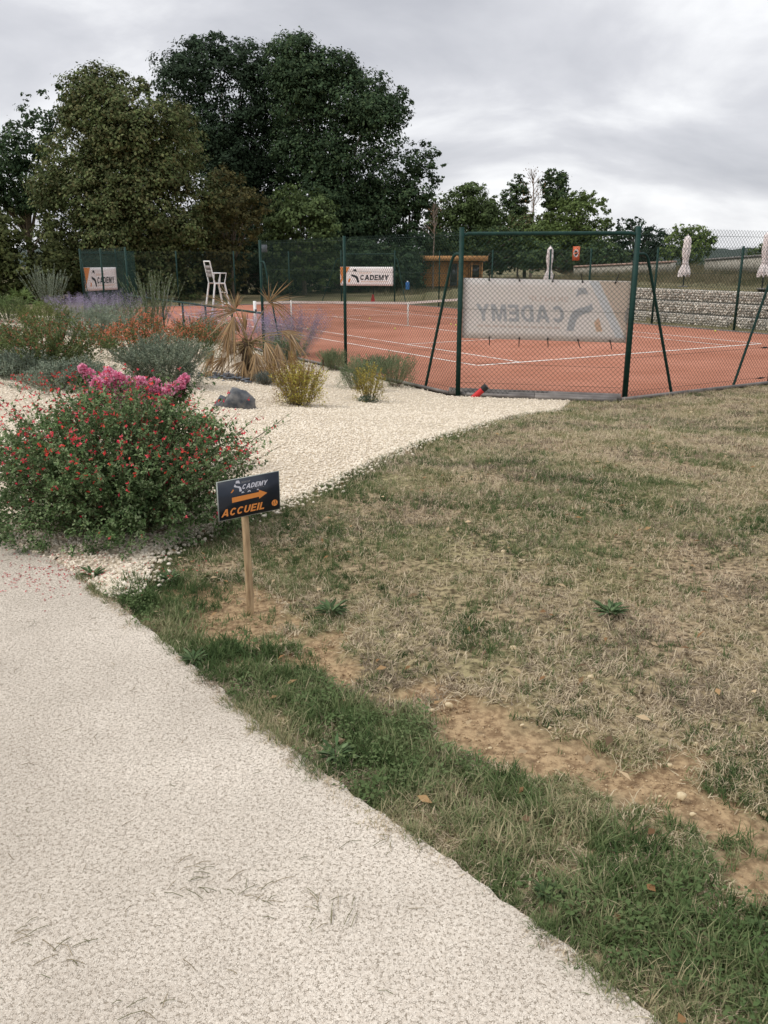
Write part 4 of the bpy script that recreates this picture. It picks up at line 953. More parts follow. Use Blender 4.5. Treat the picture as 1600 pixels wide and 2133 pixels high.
# terrace walls with coping
def low_wall(label, a, b, hgt, cop, wallm, th=.35):
    o = thing('terrace_wall', label, 'wall', [*((a[:2] + b[:2]) / 2), min(a[2], b[2]) - hgt]); d = norm(b - a)
    mb = MB(); u_, v_, d_ = frame_of(b - a); box(mb, (a + b) / 2 - np.array([0, 0, hgt / 2]), th, hgt, np.linalg.norm(b - a), ax=[u_, v_, d_]); mb.build('wall_face', wallm, o)
    n = 12
    for k in range(n):
        p, q = a + (b - a) * k / n, a + (b - a) * (k + 1) / n; mb = MB(); box(mb, (p + q) / 2 + np.array([0, 0, .05]), th + .12, .09, np.linalg.norm(q - p) - .015, ax=[u_, v_, d_]); mb.build('coping_stone', cop, o)
low_wall('low pale terrace wall with pinkish coping left of the light green tree', at(1200, 557, 52), at(1404, 547, 46), .5, M['coping'], M['wall_stone'])
low_wall('low rubble terrace wall with grey coping at the right edge of the bank', at(1475, 543, 46), at(1640, 531, 40), .7, M['plank'], M['wall_stone'])

# ------------------------------------------------------------------ direction sign on its stake
sb = G(521, 1272); ev = norm(np.array([.86, .51]))
sg = thing('direction_sign', 'small navy sign reading ACCUEIL with orange arrow on a wooden stake', 'sign', sb)
topz = at(516, 1010, sb[1])[2]
mb = MB(); pts = [sb + np.array([.0, 0, -.1]), sb + np.array([.003, 0, .1]), sb + np.array([.0, .0, .3]), np.array([sb[0] - .004, sb[1], topz])]
tube(mb, pts, [.0175, .0175, .0168, .0165], 16); mb.build('stake', M['stake'], sg, True)
fn = np.array([ev[1], -ev[0]])
cl = np.array([sb[0], sb[1]]) + fn * .022
# fit the board's ends to the sight lines of its corners
def solve_end(px, guess):
    best = None
    for s in np.arange(-.6, .6, .0005):
        P = cl + ev * s; z = .97
        e_ = abs(800 + FPX * P[0] / (P[1] * math.cos(PIT) - (guess - EYE) * math.sin(PIT)) - px)
        if best is None or e_ < best[0]: best = (e_, s)
    return best[1]
zg = at(453, 1043, sb[1])[2]
sL = solve_end(453.5, zg); sR = solve_end(583, zg); PLx = cl + ev * sL; PRx = cl + ev * sR
zLb, zLt = at(453, 1087, PLx[1])[2], at(453, 1000, PLx[1])[2]; zRb, zRt = at(583, 1060, PRx[1])[2], at(583, 985, PRx[1])[2]
WB = sR - sL; HB = (zLt - zLb + zRt - zRb) / 2; zlo, zhi = zLb, zRb
print('sign', WB, HB, zLb, zRb, zLt, zRt)
def MxS(A_):
    A_ = np.asarray(A_, float); q = PLx[None] + ev[None] * A_[:, :1] + fn[None] * A_[:, 2:3]; return np.column_stack([q, zlo + (zhi - zlo) * A_[:, 0] / WB + A_[:, 1]])
def slab_board(x0, x1, y0, y1, l0, l1, m, nm):
    mb = MB(); V = MxS([[x0, y0, l0], [x1, y0, l0], [x1, y1, l0], [x0, y1, l0], [x0, y0, l1], [x1, y0, l1], [x1, y1, l1], [x0, y1, l1]])
    mb.add(V, [[0, 3, 2, 1], [4, 5, 6, 7], [0, 1, 5, 4], [1, 2, 6, 5], [2, 3, 7, 6], [3, 0, 4, 7]]); return mb.build(nm, m, sg)
slab_board(0, WB, 0, HB, -.003, .003, M['board_edge'], 'board')
bd = slab_board(.0035, WB - .003, .0035, HB - .002, .0032, .0036, M['navy'], 'board_face')
k = WB / 813.; ky = HB / 500.      # print laid out on an 813 x 500 sheet measured from the photograph
def SP(pts): return [(x * WB, (1 - y) * HB) for x, y in pts]
L_ = .0042
poly_part('arrow', SP([(.222, .455), (.655, .44), (.655, .385), (.79, .50), (.655, .615), (.655, .56), (.222, .585)]), M['orange'], sg, MxS, L_)
block_text('ACCUEIL', .04 * WB, .76 * WB, .10 * HB, .285 * HB, M['orange'], sg, MxS, .32, L_)
block_text('CADEMY', .385 * WB, .81 * WB, .71 * HB, .83 * HB, M['print_white'], sg, MxS, .35, L_)
place_text("SKIN'UP", .378 * WB, .525 * WB, .86 * HB, .915 * HB, M['print_grey'], sg, MxS, bold=.018, shear=.25, lift=L_)
for k_ in range(9): poly_part('print_dash', SP([(.43 + k_ * .036, .315), (.455 + k_ * .036, .315), (.455 + k_ * .036, .325), (.43 + k_ * .036, .325)]), M['print_grey'], sg, MxS, L_)
poly_part('logo_cap', SP([(.30, .05), (.345, .05), (.365, .135), (.33, .118), (.29, .115)]), M['print_white'], sg, MxS, L_)
poly_part('logo_leg', SP([(.282, .128), (.262, .175), (.27, .20), (.32, .225), (.345, .25), (.345, .335), (.375, .335), (.385, .33), (.375, .24), (.352, .205), (.30, .18)]), M['print_white'], sg, MxS, L_)
poly_part('logo_mark', SP([(.248, .245), (.262, .275), (.228, .33), (.205, .33)]), M['orange'], sg, MxS, L_)
for cx_, ww in ((.40, .022), (.50, .026), (.64, .016)):
    t = np.linspace(0, math.pi, 9); poly_part('scratch', SP([(cx_ + ww * math.cos(a_), .385 - .035 * math.sin(a_)) for a_ in t] + [(cx_ + ww * .6 * math.cos(a_), .39 - .018 * math.sin(a_)) for a_ in t[::-1]]), M['print_white'], sg, MxS, L_)
asp = WB / HB
bc = (.905, .80); rr_ = .05
poly_part('ball_symbol', SP([(bc[0] + rr_ * math.cos(a_), bc[1] + rr_ * asp * math.sin(a_)) for a_ in np.linspace(0, 2 * math.pi, 25)[:-1]]), M['orange'], sg, MxS, L_)
for s_ in (-1, 1):
    arc = [(bc[0] + s_ * .055 + .045 * math.cos(a_) * -s_, bc[1] - s_ * .02 + .075 * math.sin(a_)) for a_ in np.linspace(-.9, .9, 8)]
    arc2 = [(x + .007 * s_, y) for x, y in arc[::-1]]; poly_part('ball_seam', SP(arc + arc2), M['navy'], sg, MxS, L_ + .0005)

# ------------------------------------------------------------------ plants
def stems_of(n, h, spread, base_r=.06, curve=.5, up=.9, seg=6, shape=None):
    """n stems fanned out; returns points (n, seg+1, 3)"""
    a = rng.uniform(0, 2 * math.pi, n); r = np.sqrt(rng.uniform(0, 1, n)); lean = r * spread
    L = h * rng.uniform(.82, 1.12, n) * (1 - .12 * r)
    t = np.linspace(0, 1, seg + 1)[None, :]
    rad = base_r * r[:, None] + lean[:, None] * (t ** (1 - .25 * curve)) + rng.normal(0, .02, (n, 1)) * t
    z = L[:, None] * (t - curve * .5 * (r[:, None] ** 2) * t ** 2)
    wob = np.cumsum(rng.normal(0, .015 * h, (n, seg + 1, 2)), 1) * t[..., None]
    return np.stack([rad * np.cos(a)[:, None] + wob[..., 0], rad * np.sin(a)[:, None] + wob[..., 1], z], -1)
def on_stems(S_, n, t0=0., t1=1., power=1.):
    k = rng.integers(0, len(S_), n); t = t0 + (t1 - t0) * rng.uniform(0, 1, n) ** power; seg = S_.shape[1] - 1
    f = t * seg; i = np.minimum(f.astype(int), seg - 1); f = (f - i)[:, None]
    P = S_[k, i] * (1 - f) + S_[k, i + 1] * f; D = norm(S_[k, i + 1] - S_[k, i]); return P, D, t
def stem_mesh(S_, r, mb, every=1, col=(.12, .09, .05)):
    for s in S_[::every]: tube(mb, s, np.linspace(r, r * .3, len(s)), 3, col=col, cap=False)
def plant(name, label, base, w, h, cols, leafL, leafW, nleaf, nstem=60, t0=.15, curve=.5, flower=None, up_bias=.5, cat='shrub', group=None, stem_r=.004, depth=None, out=.6, squash=None, droop=0., power=.8, dome=True):
    """flower = (colours, n, size, t0)"""
    o = thing(name, label, cat, base, group)
    S_ = stems_of(nstem, h, w / 2 * .92, base_r=w * .12, curve=curve)
    S_ = S_ * np.array([1, (depth / w if depth else 1), 1]); S_ = S_ + np.array(base)
    mb = MB(); stem_mesh(S_, stem_r, mb, 1 if nstem < 130 else 2); mb.build('stem', M['twig'], o)
    P, D, t = on_stems(S_, nleaf, t0, 1, power); side = rdir(nleaf); Dn = norm(D * up_bias + side * out + [0, 0, -droop]); P = P + rdir(nleaf) * leafL * .3
    lobe = .75 + .5 * vn(P[:, 0] * 5 / w, (P[:, 2] + P[:, 1]) * 5 / w, 4)[:, None]
    if dome:
        m = int(nleaf * .75); ns_ = max(30, m // 9); a = rng.uniform(0, 6.283, ns_); zf = rng.uniform(0.02, 1, ns_) ** .8; rr = np.sqrt(np.clip(1 - zf ** 2.4, 0, 1)) * rng.uniform(.72, 1.04, ns_)
        lump = .62 + .62 * vn(a * 2.4 + base[0], zf * 3.5, 71); dw = (depth or w * .85)
        SC = np.column_stack([np.cos(a) * rr * w / 2 * lump, np.sin(a) * rr * dw / 2 * lump, zf * h * .93 * lump * rng.uniform(.9, 1.06, ns_)]); kk = rng.integers(0, ns_, m)
        Od = norm(SC * [1 / w, 1 / dw, .7 / h]); P2 = np.array(base) + SC[kk] + rng.normal(0, 1, (m, 3)) * leafL * .9
        P = np.concatenate([P, P2]); Dn = np.concatenate([Dn, norm(Od[kk] * .7 + rdir(m) * .8 + [0, 0, up_bias * .5])]); nleaf = nleaf + m
        lobe = np.concatenate([lobe, (.7 + .6 * vn(np.arange(ns_) * 1.7, np.zeros(ns_), 6)[kk])[:, None]])
    mb = MB(); leaves(mb, P, Dn, norm(rdir(nleaf) * .6 + [0, 0, 1]), leafL * rng.uniform(.6, 1.25, nleaf), leafW * rng.uniform(.7, 1.25, nleaf), pick(cols, nleaf) * lobe); mb.build('foliage', M['leaf'], o)
    if flower:
        fcx, nf, fs, ft = flower; P, D, t = on_stems(S_, nf, ft, 1.03, .7)
        if dome:
            kf = rng.uniform(size=nf) < .7; hi = np.nonzero(SC[:, 2] > h * .45)[0]; P = np.where(kf[:, None], np.array(base) + SC[hi[rng.integers(0, len(hi), nf)]] * 1.04 + rng.normal(0, 1, (nf, 3)) * fs * 1.4, P); mb = MB(); pc = pick(fcx, nf, .12)
        for k in range(4):
            leaves(mb, P + rdir(nf) * fs * .25, norm(rdir(nf) + [0, 0, .2]), rdir(nf), fs, fs * .75, pc)
        mb.build('flowers', M['petal'], o)
    return o
def gp(px, py): return G(px, py)
def wm(px_w, P): return px_w / scale_at(P)
# --- the big red-flowered sage in front
B0 = gp(260, 1108); print('sage base', B0)
def big_sage():
    o = thing('red_sage', 'large green sage bush covered in small red flowers beside the path', 'shrub', B0)
    sc = scale_at(B0); Wd = 515 / sc; Hh_ = 268 / sc; print('sage w h', Wd, Hh_)
    n = 420; S_ = stems_of(n, Hh_ * 1.15, Wd / 2 * 1.0, base_r=.12, curve=.85, seg=8)
    S_ = S_ * np.array([1, .72, 1]) + B0
    # a second, low skirt of arching shoots
    S2 = stems_of(190, Hh_ * .55, Wd / 2 * .95, base_r=.2, curve=1.15, seg=8) * np.array([1, .72, 1]) + B0
    S2[..., 2] = np.maximum(S2[..., 2], B0[2] + .03)
    # loose wands on the left and right
    S3 = stems_of(260, Hh_ * 1.22, Wd / 2 * 1.24, base_r=.12, curve=.45, seg=8) * np.array([1, .7, 1]) + B0
    SS = np.concatenate([S_, S2, S3]); mb = MB(); stem_mesh(SS, .0028, mb, 2); mb.build('stem', M['twig'], o)
    mb = MB(); cols = [(.125, .19, .075), (.095, .155, .055), (.165, .23, .10), (.23, .29, .15), (.075, .125, .05)]
    nd = 9000; a = rng.uniform(0, 6.283, nd // 12); zf = rng.uniform(.03, 1, nd // 12); rr = np.sqrt(np.clip(1 - zf ** 2.6, 0, 1)) * rng.uniform(.8, 1.0, nd // 12); lump = .86 + .28 * vn(a * 3, zf * 4, 19)
    SC = np.column_stack([np.cos(a) * rr * Wd / 2 * lump, np.sin(a) * rr * Wd * .36 * lump, zf * Hh_ * .96 * lump]) + B0
    for S_q, nl, t0, pw in ((S_, 38000, .12, .75), (S2, 13000, .15, .8), (S3, 7500, .2, 1.2), (None, nd * 3, 0, 0)):
        if S_q is None: P = SC[rng.integers(0, len(SC), nd)] + rng.normal(0, .022, (nd, 3)); D = norm(P - B0)
        else: P, D, t = on_stems(S_q, nl // 3, t0, .97, pw)
        lobe = .7 + .6 * vn(P[:, 0] * 7, (P[:, 2] + P[:, 1]) * 7, 4)[:, None]
        base_c = pick(cols, len(P), .12) * lobe
        for k in range(3):                                 # leaves sit in small whorls
            Dn = norm(D * .35 + rdir(len(P)) * .8); leaves(mb, P + Dn * .003, Dn, norm(rdir(len(P)) * .5 + [0, -.2, 1]), rng.uniform(.014, .028, len(P)), rng.uniform(.009, .016, len(P)), base_c * rng.uniform(.85, 1.15, (len(P), 1)))
    mb.build('foliage', M['leaf'], o)
    mb = MB(); 
    for S_q, nf, ft, pw in ((S_, 520, .55, .55), (S2, 90, .5, .7), (S3, 720, .5, .6)):
        P, D, t = on_stems(S_q, nf, ft, 1.02, pw); pc = pick([(.70, .06, .08), (.76, .11, .14), (.62, .035, .08), (.74, .09, .06)], nf, .1)
        ax = norm(rdir(nf) * .8 + [0, -.3, .1])
        leaves(mb, P, ax, rdir(nf), .018, .006, pc * .8)          # tube
        tip = P + ax * .016
        for k in range(3): leaves(mb, tip, norm(ax * .3 + rdir(nf) * .8 + [0, 0, -.3]), rdir(nf), rng.uniform(.009, .017, nf), rng.uniform(.008, .013, nf), pc)
    mb.build('flowers', M['petal'], o)
big_sage()
# --- pink crape myrtle just behind it
def myrtle():
    b = gp(262, 915); b = np.array([b[0], 6.25, float(height(b[0], 6.25))]); b[0] = at(275, 900, 6.25)[0]
    o = thing('crape_myrtle', 'pink flowering crape myrtle behind the red sage bush', 'shrub', b)
    mb = MB(); lv = MB(); fl_ = MB(); sc = scale_at(b)
    heads = [(185, 782, 16), (203, 800, 18), (190, 826, 16), (225, 785, 24), (240, 805, 26), (235, 830, 22), (262, 800, 20), (255, 835, 20), (290, 798, 18), (300, 815, 18), (320, 803, 20), (325, 820, 16), (345, 825, 18), (352, 812, 16), (375, 800, 14), (385, 788, 10), (376, 815, 12), (215, 850, 20), (290, 840, 18), (350, 845, 16), (172, 768, 9), (248, 790, 16), (310, 832, 14), (270, 825, 16), (330, 845, 16), (240, 858, 18)]
    for hx, hy, hr in heads:
        c = at(hx, hy, b[1] + random.uniform(-.14, .2)); r = hr / sc * .74
        tube(mb, [b + [random.uniform(-.05, .05), 0, 0], (b + c) / 2 + [random.uniform(-.05, .05), random.uniform(-.05, .05), .05], c], [.009, .006, .003], 5)
        n = 210; d = rdir(n); P = c + d * r * rng.uniform(.45, 1, (n, 1)) * [1, 1, 1.05]; pc = pick([(.80, .28, .42), (.85, .38, .53), (.72, .19, .33), (.88, .50, .62)], n, .12)
        for k in range(2): leaves(fl_, P, norm(d + rdir(n) * .8), norm(d + rdir(n)), .02, .018, pc)
        n = 60; P = c - [0, 0, r] + rdir(n) * r * 1.3 + [0, 0, -.05]; leaves(lv, P, rdir(n), norm(rdir(n) * .5 + [0, 0, 1]), .04, .022, pick([(.05, .08, .03), (.07, .11, .04)], n))
    n = 900; P = b + np.column_stack([rng.normal(0, .26, n), rng.normal(0, .18, n), rng.uniform(.25, .72, n)]); leaves(lv, P, rdir(n), norm(rdir(n) * .5 + [0, 0, 1]), .045, .024, pick([(.05, .08, .03), (.07, .11, .04)], n))
    mb.build('stem', M['twig'], o); lv.build('foliage', M['leaf'], o); fl_.build('flower_clusters', M['petal'], o)
myrtle()
# --- yellow leaved shrubs
Y1 = gp(628, 848); Y2_ = gp(768, 838)
YC = [(.46, .42, .08), (.60, .52, .12), (.38, .37, .09), (.33, .26, .08)]
plant('golden_shrub', 'larger yellow green leaved shrub with browning tips on the gravel', Y1, wm(104, Y1), wm(92, Y1), YC + [(.30, .20, .08)], .028, .015, 3600, 60, .1, .25, None, .7, stem_r=.0025, power=.9)
oY = plant('brown_twig_shrub', 'sparse brown twiggy top growing through the larger yellow shrub', Y1 + [-.12, .12, 0], wm(105, Y1), wm(104, Y1), [(.22, .13, .05), (.28, .17, .06), (.34, .26, .08)], .026, .013, 2600, 60, .45, .2, None, .7, stem_r=.0028)
plant('golden_shrub', 'smaller yellow green leaved shrub in front of the rosemary clumps', Y2_, wm(66, Y2_), wm(76, Y2_), [(.36, .32, .07), (.30, .25, .07), (.44, .38, .1), (.26, .18, .06)], .028, .014, 2200, 30, .12, .25, None, .7, stem_r=.0025)
plant('blue_green_rosette', 'low blue green leafy tuft at the foot of the smaller yellow shrub', Y2_ + [-.01, -.12, 0], wm(48, Y2_), wm(16, Y2_), [(.10, .16, .11), (.07, .12, .08)], .03, .014, 300, 26, .1, .6, None)
# --- rosemary and cushions along the fence
RC = [(.17, .23, .12), (.22, .28, .15), (.12, .17, .09), (.26, .31, .18)]
for (x, y, ww, hh_, lb) in ((694, 772, 48, 36, 'small rosemary clump at the foot of the near tall post'), (742, 812, 64, 58, 'left rosemary clump behind the smaller yellow shrub'), (822, 806, 72, 58, 'right rosemary clump behind the smaller yellow shrub'), (785, 782, 60, 34, 'rosemary clump behind and between the two larger ones')):
    b = gp(x, y); plant('rosemary', lb, b, wm(ww * 1.3, b), wm(hh_ * 1.2, b), RC, .032, .008, 4600, 130, .12, .1, None, 1.6, group='rosemary clumps by the fence', stem_r=.003, out=.5, power=.7)
b = gp(552, 803); plant('lavender_cushion', 'small round blue grey cushion plant right of the dead palm', b, wm(52, b), wm(30, b), [(.17, .21, .19), (.12, .16, .15)], .022, .006, 2200, 90, .2, .5, None, 1.)
for x, y, hh_, lb in ((673, 762, 30, 'dark brown seed spike left of the near tall post'), (789, 758, 22, 'dark brown seed spike above the left rosemary'), (816, 760, 22, 'dark brown seed spike above the right rosemary')):
    b = gp(x, 775); t_ = at(x, y - hh_ / 2, b[1]); o = thing('seed_spike', lb, 'plant', b, 'dark brown seed spikes')
    mb = MB(); tube(mb, [b, t_ - [0, 0, .1]], .004, 4); mb.build('stem', M['twig'], o)
    mb = MB(); n = 90; tt = rng.uniform(0, 1, n)[:, None]; P = (t_ - [0, 0, .26]) * (1 - tt) + t_ * tt; leaves(mb, P, norm(rdir(n) * .7 + [0, 0, .8]), rdir(n), .03, .014, pick([(.09, .035, .02), (.06, .025, .02)], n)); mb.build('seed_head', M['petal'], o)
# --- the flower bed behind
GREY = [(.17, .21, .15), (.22, .26, .19), (.13, .17, .12), (.27, .30, .22)]
GRN = [(.09, .13, .05), (.12, .17, .06), (.07, .10, .04), (.15, .19, .08)]
OLV = [(.13, .16, .05), (.17, .20, .07), (.10, .12, .04)]
SIL = [(.22, .27, .20), (.28, .32, .24), (.17, .21, .16)]
ORA = [(.64, .19, .10), (.70, .27, .16), (.52, .15, .09)]
LAV = [(.33, .27, .44), (.42, .36, .52), (.27, .22, .37), (.38, .36, .42)]
bed = [
 # name, label, px base (x,y), w, h, colors, leafL, leafW, nleaf, nstem, kwargs
 ('orange_flower_bush', 'orange flowered bush left of the grey leaved mound', (285, 755), 130, 72, GRN, .03, .012, 2600, 90, dict(flower=(ORA, 1300, .026, .75), curve=.3)),
 ('orange_flower_bush', 'orange flowered bush between grey mound and dead palm', (405, 745), 110, 66, GRN, .03, .012, 2200, 80, dict(flower=(ORA, 900, .026, .75), curve=.3)),
 ('grey_leaved_bush', 'grey green rounded bush directly left of the dead palm', (342, 802), 140, 82, GREY, .040, .010, 5200, 120, dict(curve=.45)),
 ('mixed_green_bush', 'wide green bush with orange red tips at the left edge', (90, 782), 210, 92, OLV + GRN, .034, .013, 6500, 150, dict(flower=([(.42, .15, .09), (.36, .13, .08)], 620, .024, .85), curve=.45)),
 ('grey_leaved_bush', 'low grey green bush sprawling below the orange tipped bush', (150, 808), 130, 46, GREY, .04, .011, 2600, 80, dict(curve=.6)),
 ('red_sage', 'small sparse red flowered sage on the gravel at far left', (125, 818), 190, 34, GREY, .03, .010, 900, 60, dict(flower=([(.6, .05, .05)], 160, .024, .7), curve=.6)),
 ('blue_green_bush', 'blue green low bush at the left photo edge by the gravel', (40, 790), 110, 48, SIL, .035, .011, 2400, 80, dict(curve=.5)),
 ('silver_upright_bush', 'upright silvery green bush with tall spiky shoots in the middle of the bed', (322, 700), 92, 100, GREY + GRN, .040, .009, 3600, 60, dict(curve=.05, up_bias=1.6, out=.5, dome=False)),
 ('pale_green_bush', 'pale grey green mound behind the orange flowers', (200, 705), 120, 52, SIL, .035, .012, 3200, 90, dict(curve=.5)),
 ('pale_green_bush', 'pale green mound below the purple haze at left', (250, 685), 110, 40, SIL + GRN, .035, .012, 2400, 80, dict(curve=.5)),
 ('olive_green_bush', 'yellowish green mound between the two small palms and purple flowers', (95, 695), 100, 50, OLV, .03, .012, 2800, 80, dict(curve=.45)),
 ('silver_shrub', 'tall silvery shrub beside the green fan palm', (106, 652), 62, 78, SIL, .05, .012, 2400, 60, dict(curve=.12, up_bias=1.4, out=.6, dome=False)),
 ('dark_green_bush', 'dark rounded green bush at the far left edge of the bed', (18, 672), 80, 42, GRN, .03, .014, 2200, 60, dict(curve=.5)),
 ('grey_leaved_bush', 'small grey green bush at the left photo edge above the gravel', (5, 715), 60, 30, GREY, .03, .01, 1200, 40, dict(curve=.5)),
 ('low_green_bush', 'green low bush under the right side of the dead palm', (585, 760), 80, 50, GREY + GRN, .035, .010, 1500, 60, dict(curve=.4)),
 ('low_green_bush', 'grey green bush between the orange bush and the dead palm crown', (440, 715), 90, 42, SIL + GRN, .035, .011, 1600, 60, dict(curve=.4)),
 ('leafy_succulent', 'small leafy green rosette on the gravel between the flower mounds', (222, 727), 30, 16, GRN, .06, .02, 160, 20, dict(curve=.4)),
]
for nm, lb, (x, y), ww, hh_, cols, lL, lW, nl, ns, kw in bed:
    b = gp(x, y); s_ = 1.0 if b[1] < 14 else 1.2; ww *= 1.38; hh_ *= 1.22
    plant(nm, lb, b, wm(ww, b), wm(hh_, b), cols, lL * s_ * 1.1, lW * s_ * 1.35, int(nl * 2.3), ns, **kw)
# tall spiky shoots of the silvery bush
b = gp(322, 700)
o = thing('tall_spiky_herb', 'tall grey green spiky flower shoots rising out of the silvery upright bush', 'plant', b + [0, .1, 0])
for (x, yt) in ((293, 600), (303, 615), (314, 590), (322, 600), (332, 606), (343, 604), (352, 597), (360, 618)):
    tp = at(x, yt, b[1] + .1); bt = b + np.array([(x - 322) / scale_at(b) * .5, .1, 0]); mb = MB(); tube(mb, [bt, (bt + tp) / 2, tp], .006, 4); n = 80; tt = rng.uniform(.35, 1, (n, 1)); P = bt * (1 - tt) + tp * tt
    leaves(mb, P, norm(rdir(n) + [0, 0, .6]), rdir(n), .055, .02, pick(SIL, n)); mb.build('shoot', M['leaf'], o)
# purple haze (Russian sage): fine upright stems with tiny flowers
def haze_sage(label, px, py, ww, hh_, n=90, dens=1.0):
    b = gp(px, py); w_, h_ = wm(ww, b), wm(hh_, b)
    o = thing('russian_sage', label, 'plant', b, 'purple flowering sages'); S_ = stems_of(n, h_, w_ / 2, base_r=w_ * .2, curve=.1, seg=6) * [1, .7, 1] + b
    mb = MB(); stem_mesh(S_, .0035, mb, 1, ); mb.build('stem', M['pale_stem'], o)
    k = int(5200 * dens); P, D, t = on_stems(S_, k, .35, 1.04, .8); P = P + rdir(k) * .07; mb = MB(); leaves(mb, P, norm(D + rdir(k) * .6), rdir(k), .028, .013, pick(LAV, k)); mb.build('flowers', M['petal'], o)
    k = int(2600 * dens); P, D, t = on_stems(S_, k, .0, .75, 1.); mb = MB(); leaves(mb, P + rdir(k) * .03, norm(D + rdir(k)), rdir(k), .035, .010, pick(SIL, k)); mb.build('foliage', M['leaf'], o)
M['pale_stem'] = mat('pale_stem', (.32, .31, .34), (.25, .24, .28), scale=20)
haze_sage('deep purple flowering sage left of the handrail end', 235, 672, 110, 62, 110, 1.3)
haze_sage('purple flowering sage beside the silvery shrub', 155, 665, 90, 48, 80, 1.)
haze_sage('pale lavender sage behind the left side of the dead palm', 420, 705, 110, 66, 100, 1.)
haze_sage('pale lavender sage right of the dead palm by the fence', 610, 745, 130, 100, 140, 1.4)
haze_sage('pale lavender sage behind the dead palm trunk', 545, 720, 100, 62, 80, .9)
# --- dead fan palm
def fan(mb, hub, direction, L, nseg=20, spread=2.6, cols=None, droop=.25, fold=.4, w=.03, face=True):
    d = norm(np.array(direction)); nz_ = norm(np.array([rng.normal(0, .35), -1., rng.normal(0, .35)])) if face else norm(rdir(1)[0] + [0, 0, .8]); side = norm(np.cross(d, nz_)); nrm2 = np.cross(d, side)
    for k in range(nseg):
        a = (k / (nseg - 1) - .5) * spread * rng.uniform(.95, 1.05); dd_ = norm(d * math.cos(a) + side * math.sin(a) + nrm2 * rng.normal(0, .18)); ll = L * (1 - .22 * abs(a) / 1.3) * rng.uniform(.62, 1.1); dr2 = droop * rng.uniform(.3, 2.2) + (.7 if face and rng.uniform() < .18 else 0); a += rng.normal(0, .08)
        pts = []; 
        for j in range(5):
            t = j / 4; pts.append(hub + dd_ * ll * t + np.array([0, 0, -1]) * dr2 * ll * t * t)
        pts = np.array(pts); T = norm(np.gradient(pts, axis=0)); B_ = norm(np.cross(T, nrm2)); wd = w * np.array([.35, 1, .9, .5, .08])[:, None] * rng.uniform(.8, 1.2)
        Lf = pts - B_ * wd / 2 + nrm2 * wd * fold; Rt = pts + B_ * wd / 2 + nrm2 * wd * fold
        V = np.concatenate([Lf, pts, Rt]); F = []
        for j in range(4): F += [[j, 5 + j, 6 + j, j + 1], [5 + j, 10 + j, 11 + j, 6 + j]]
        mb.add(V, F, pick(cols, 1, .15)[0])
def palm(name, label, cat, base, trunk_h, specs, cols, trunk_r=.09, green=False, segw=.024):
    o = thing(name, label, cat, base); top = base + np.array([0, 0, trunk_h])
    mb = MB(); k = 7; pts = [base + np.array([.02 * math.sin(i), 0, trunk_h * i / k]) for i in range(k + 1)]; tube(mb, pts, [trunk_r * (1.1 - .2 * math.sin(i * 1.3)) for i in range(k + 1)], 10, col=(.10, .07, .045))
    n = 260; P = base + np.column_stack([rng.normal(0, trunk_r * .7, n), rng.normal(0, trunk_r * .7, n), rng.uniform(.02, trunk_h + .06, n)]); leaves(mb, P, norm(rdir(n) + [0, 0, .8]), rdir(n), .10, .02, pick([(.07, .05, .03), (.12, .085, .05)], n)); tr_ = mb.build('trunk', M['dead_frond'] , o)
    mb_ = None
    for hub, dr_, L, dp_, sp_, c in specs:
        f = MB(); mid = (top + hub) / 2 + np.array([0, 0, .06]); tube(f, [top, mid, hub], [.013, .009, .006], 5, col=(.30, .22, .11) if not green else (.12, .16, .06))
        fan(f, hub, dr_, L * (1 if green else .93), 24 if not green else 22, sp_, c, dp_, w=segw * (.72 if not green else 1), face=not green); f.build('frond', M['dead_frond'], o)
    return o
pb = gp(520, 792); pY = pb[1]; DC = [(.40, .27, .14), (.31, .20, .10), (.47, .33, .18), (.22, .14, .075), (.36, .27, .18)]
def hp(x, y, dy=0.): return at(x, y, pY + dy)
sp_ = scale_at(pb)
specs = [(hp(492, 648, -.1), (-.85, -.2, .42), 100 / sp_, .12, 1.9, DC), (hp(560, 630, -.1), (.80, -.2, .45), 88 / sp_, .06, 2.9, DC), (hp(487, 660, -.2), (-.35, -.3, -.8), 92 / sp_, .15, 1.2, DC), (hp(490, 645, 0), (.25, -.1, .9), 45 / sp_, .1, .5, DC),
         (hp(447, 730, -.2), (-.6, -.4, -.6), 62 / sp_, .25, 1.3, DC + [(.24, .24, .09)]), (hp(440, 772, -.35), (-.45, -.4, -.6), 48 / sp_, .2, 1.5, DC), (hp(476, 690, -.2), (-.12, -.2, -.95), 95 / sp_, .1, .7, DC), (hp(455, 790, -.4), (-.3, -.4, -.3), 40 / sp_, .3, 1.6, DC),
         (hp(585, 690, 0), (.9, -.1, -.2), 66 / sp_, .3, .9, DC), (hp(578, 715, -.1), (.1, -.2, -.95), 66 / sp_, .1, .9, DC), (hp(552, 712, -.2), (.5, -.3, -.75), 66 / sp_, .15, 1.2, DC), (hp(605, 695, -.1), (.3, -.2, -.9), 50 / sp_, .1, .8, DC),
         (hp(530, 752, -.3), (.5, -.4, -.8), 52 / sp_, .15, 1.6, DC), (hp(508, 752, -.35), (-.5, -.3, -.8), 52 / sp_, .2, 1.5, DC), (hp(600, 730, .1), (.4, .1, -.8), 48 / sp_, .2, 1., DC), (hp(545, 765, -.35), (.7, -.4, -.4), 44 / sp_, .3, 1.5, DC),
         (hp(512, 690, .05), (-.05, 0, .95), 55 / sp_, .05, .35, DC), (hp(500, 695, .1), (-.38, 0, .9), 52 / sp_, .05, .35, DC), (hp(524, 770, -.25), (0, -.5, -.85), 36 / sp_, .1, 1.4, DC), (hp(470, 745, -.3), (-.7, -.2, -.5), 50 / sp_, .25, 1.2, DC)]
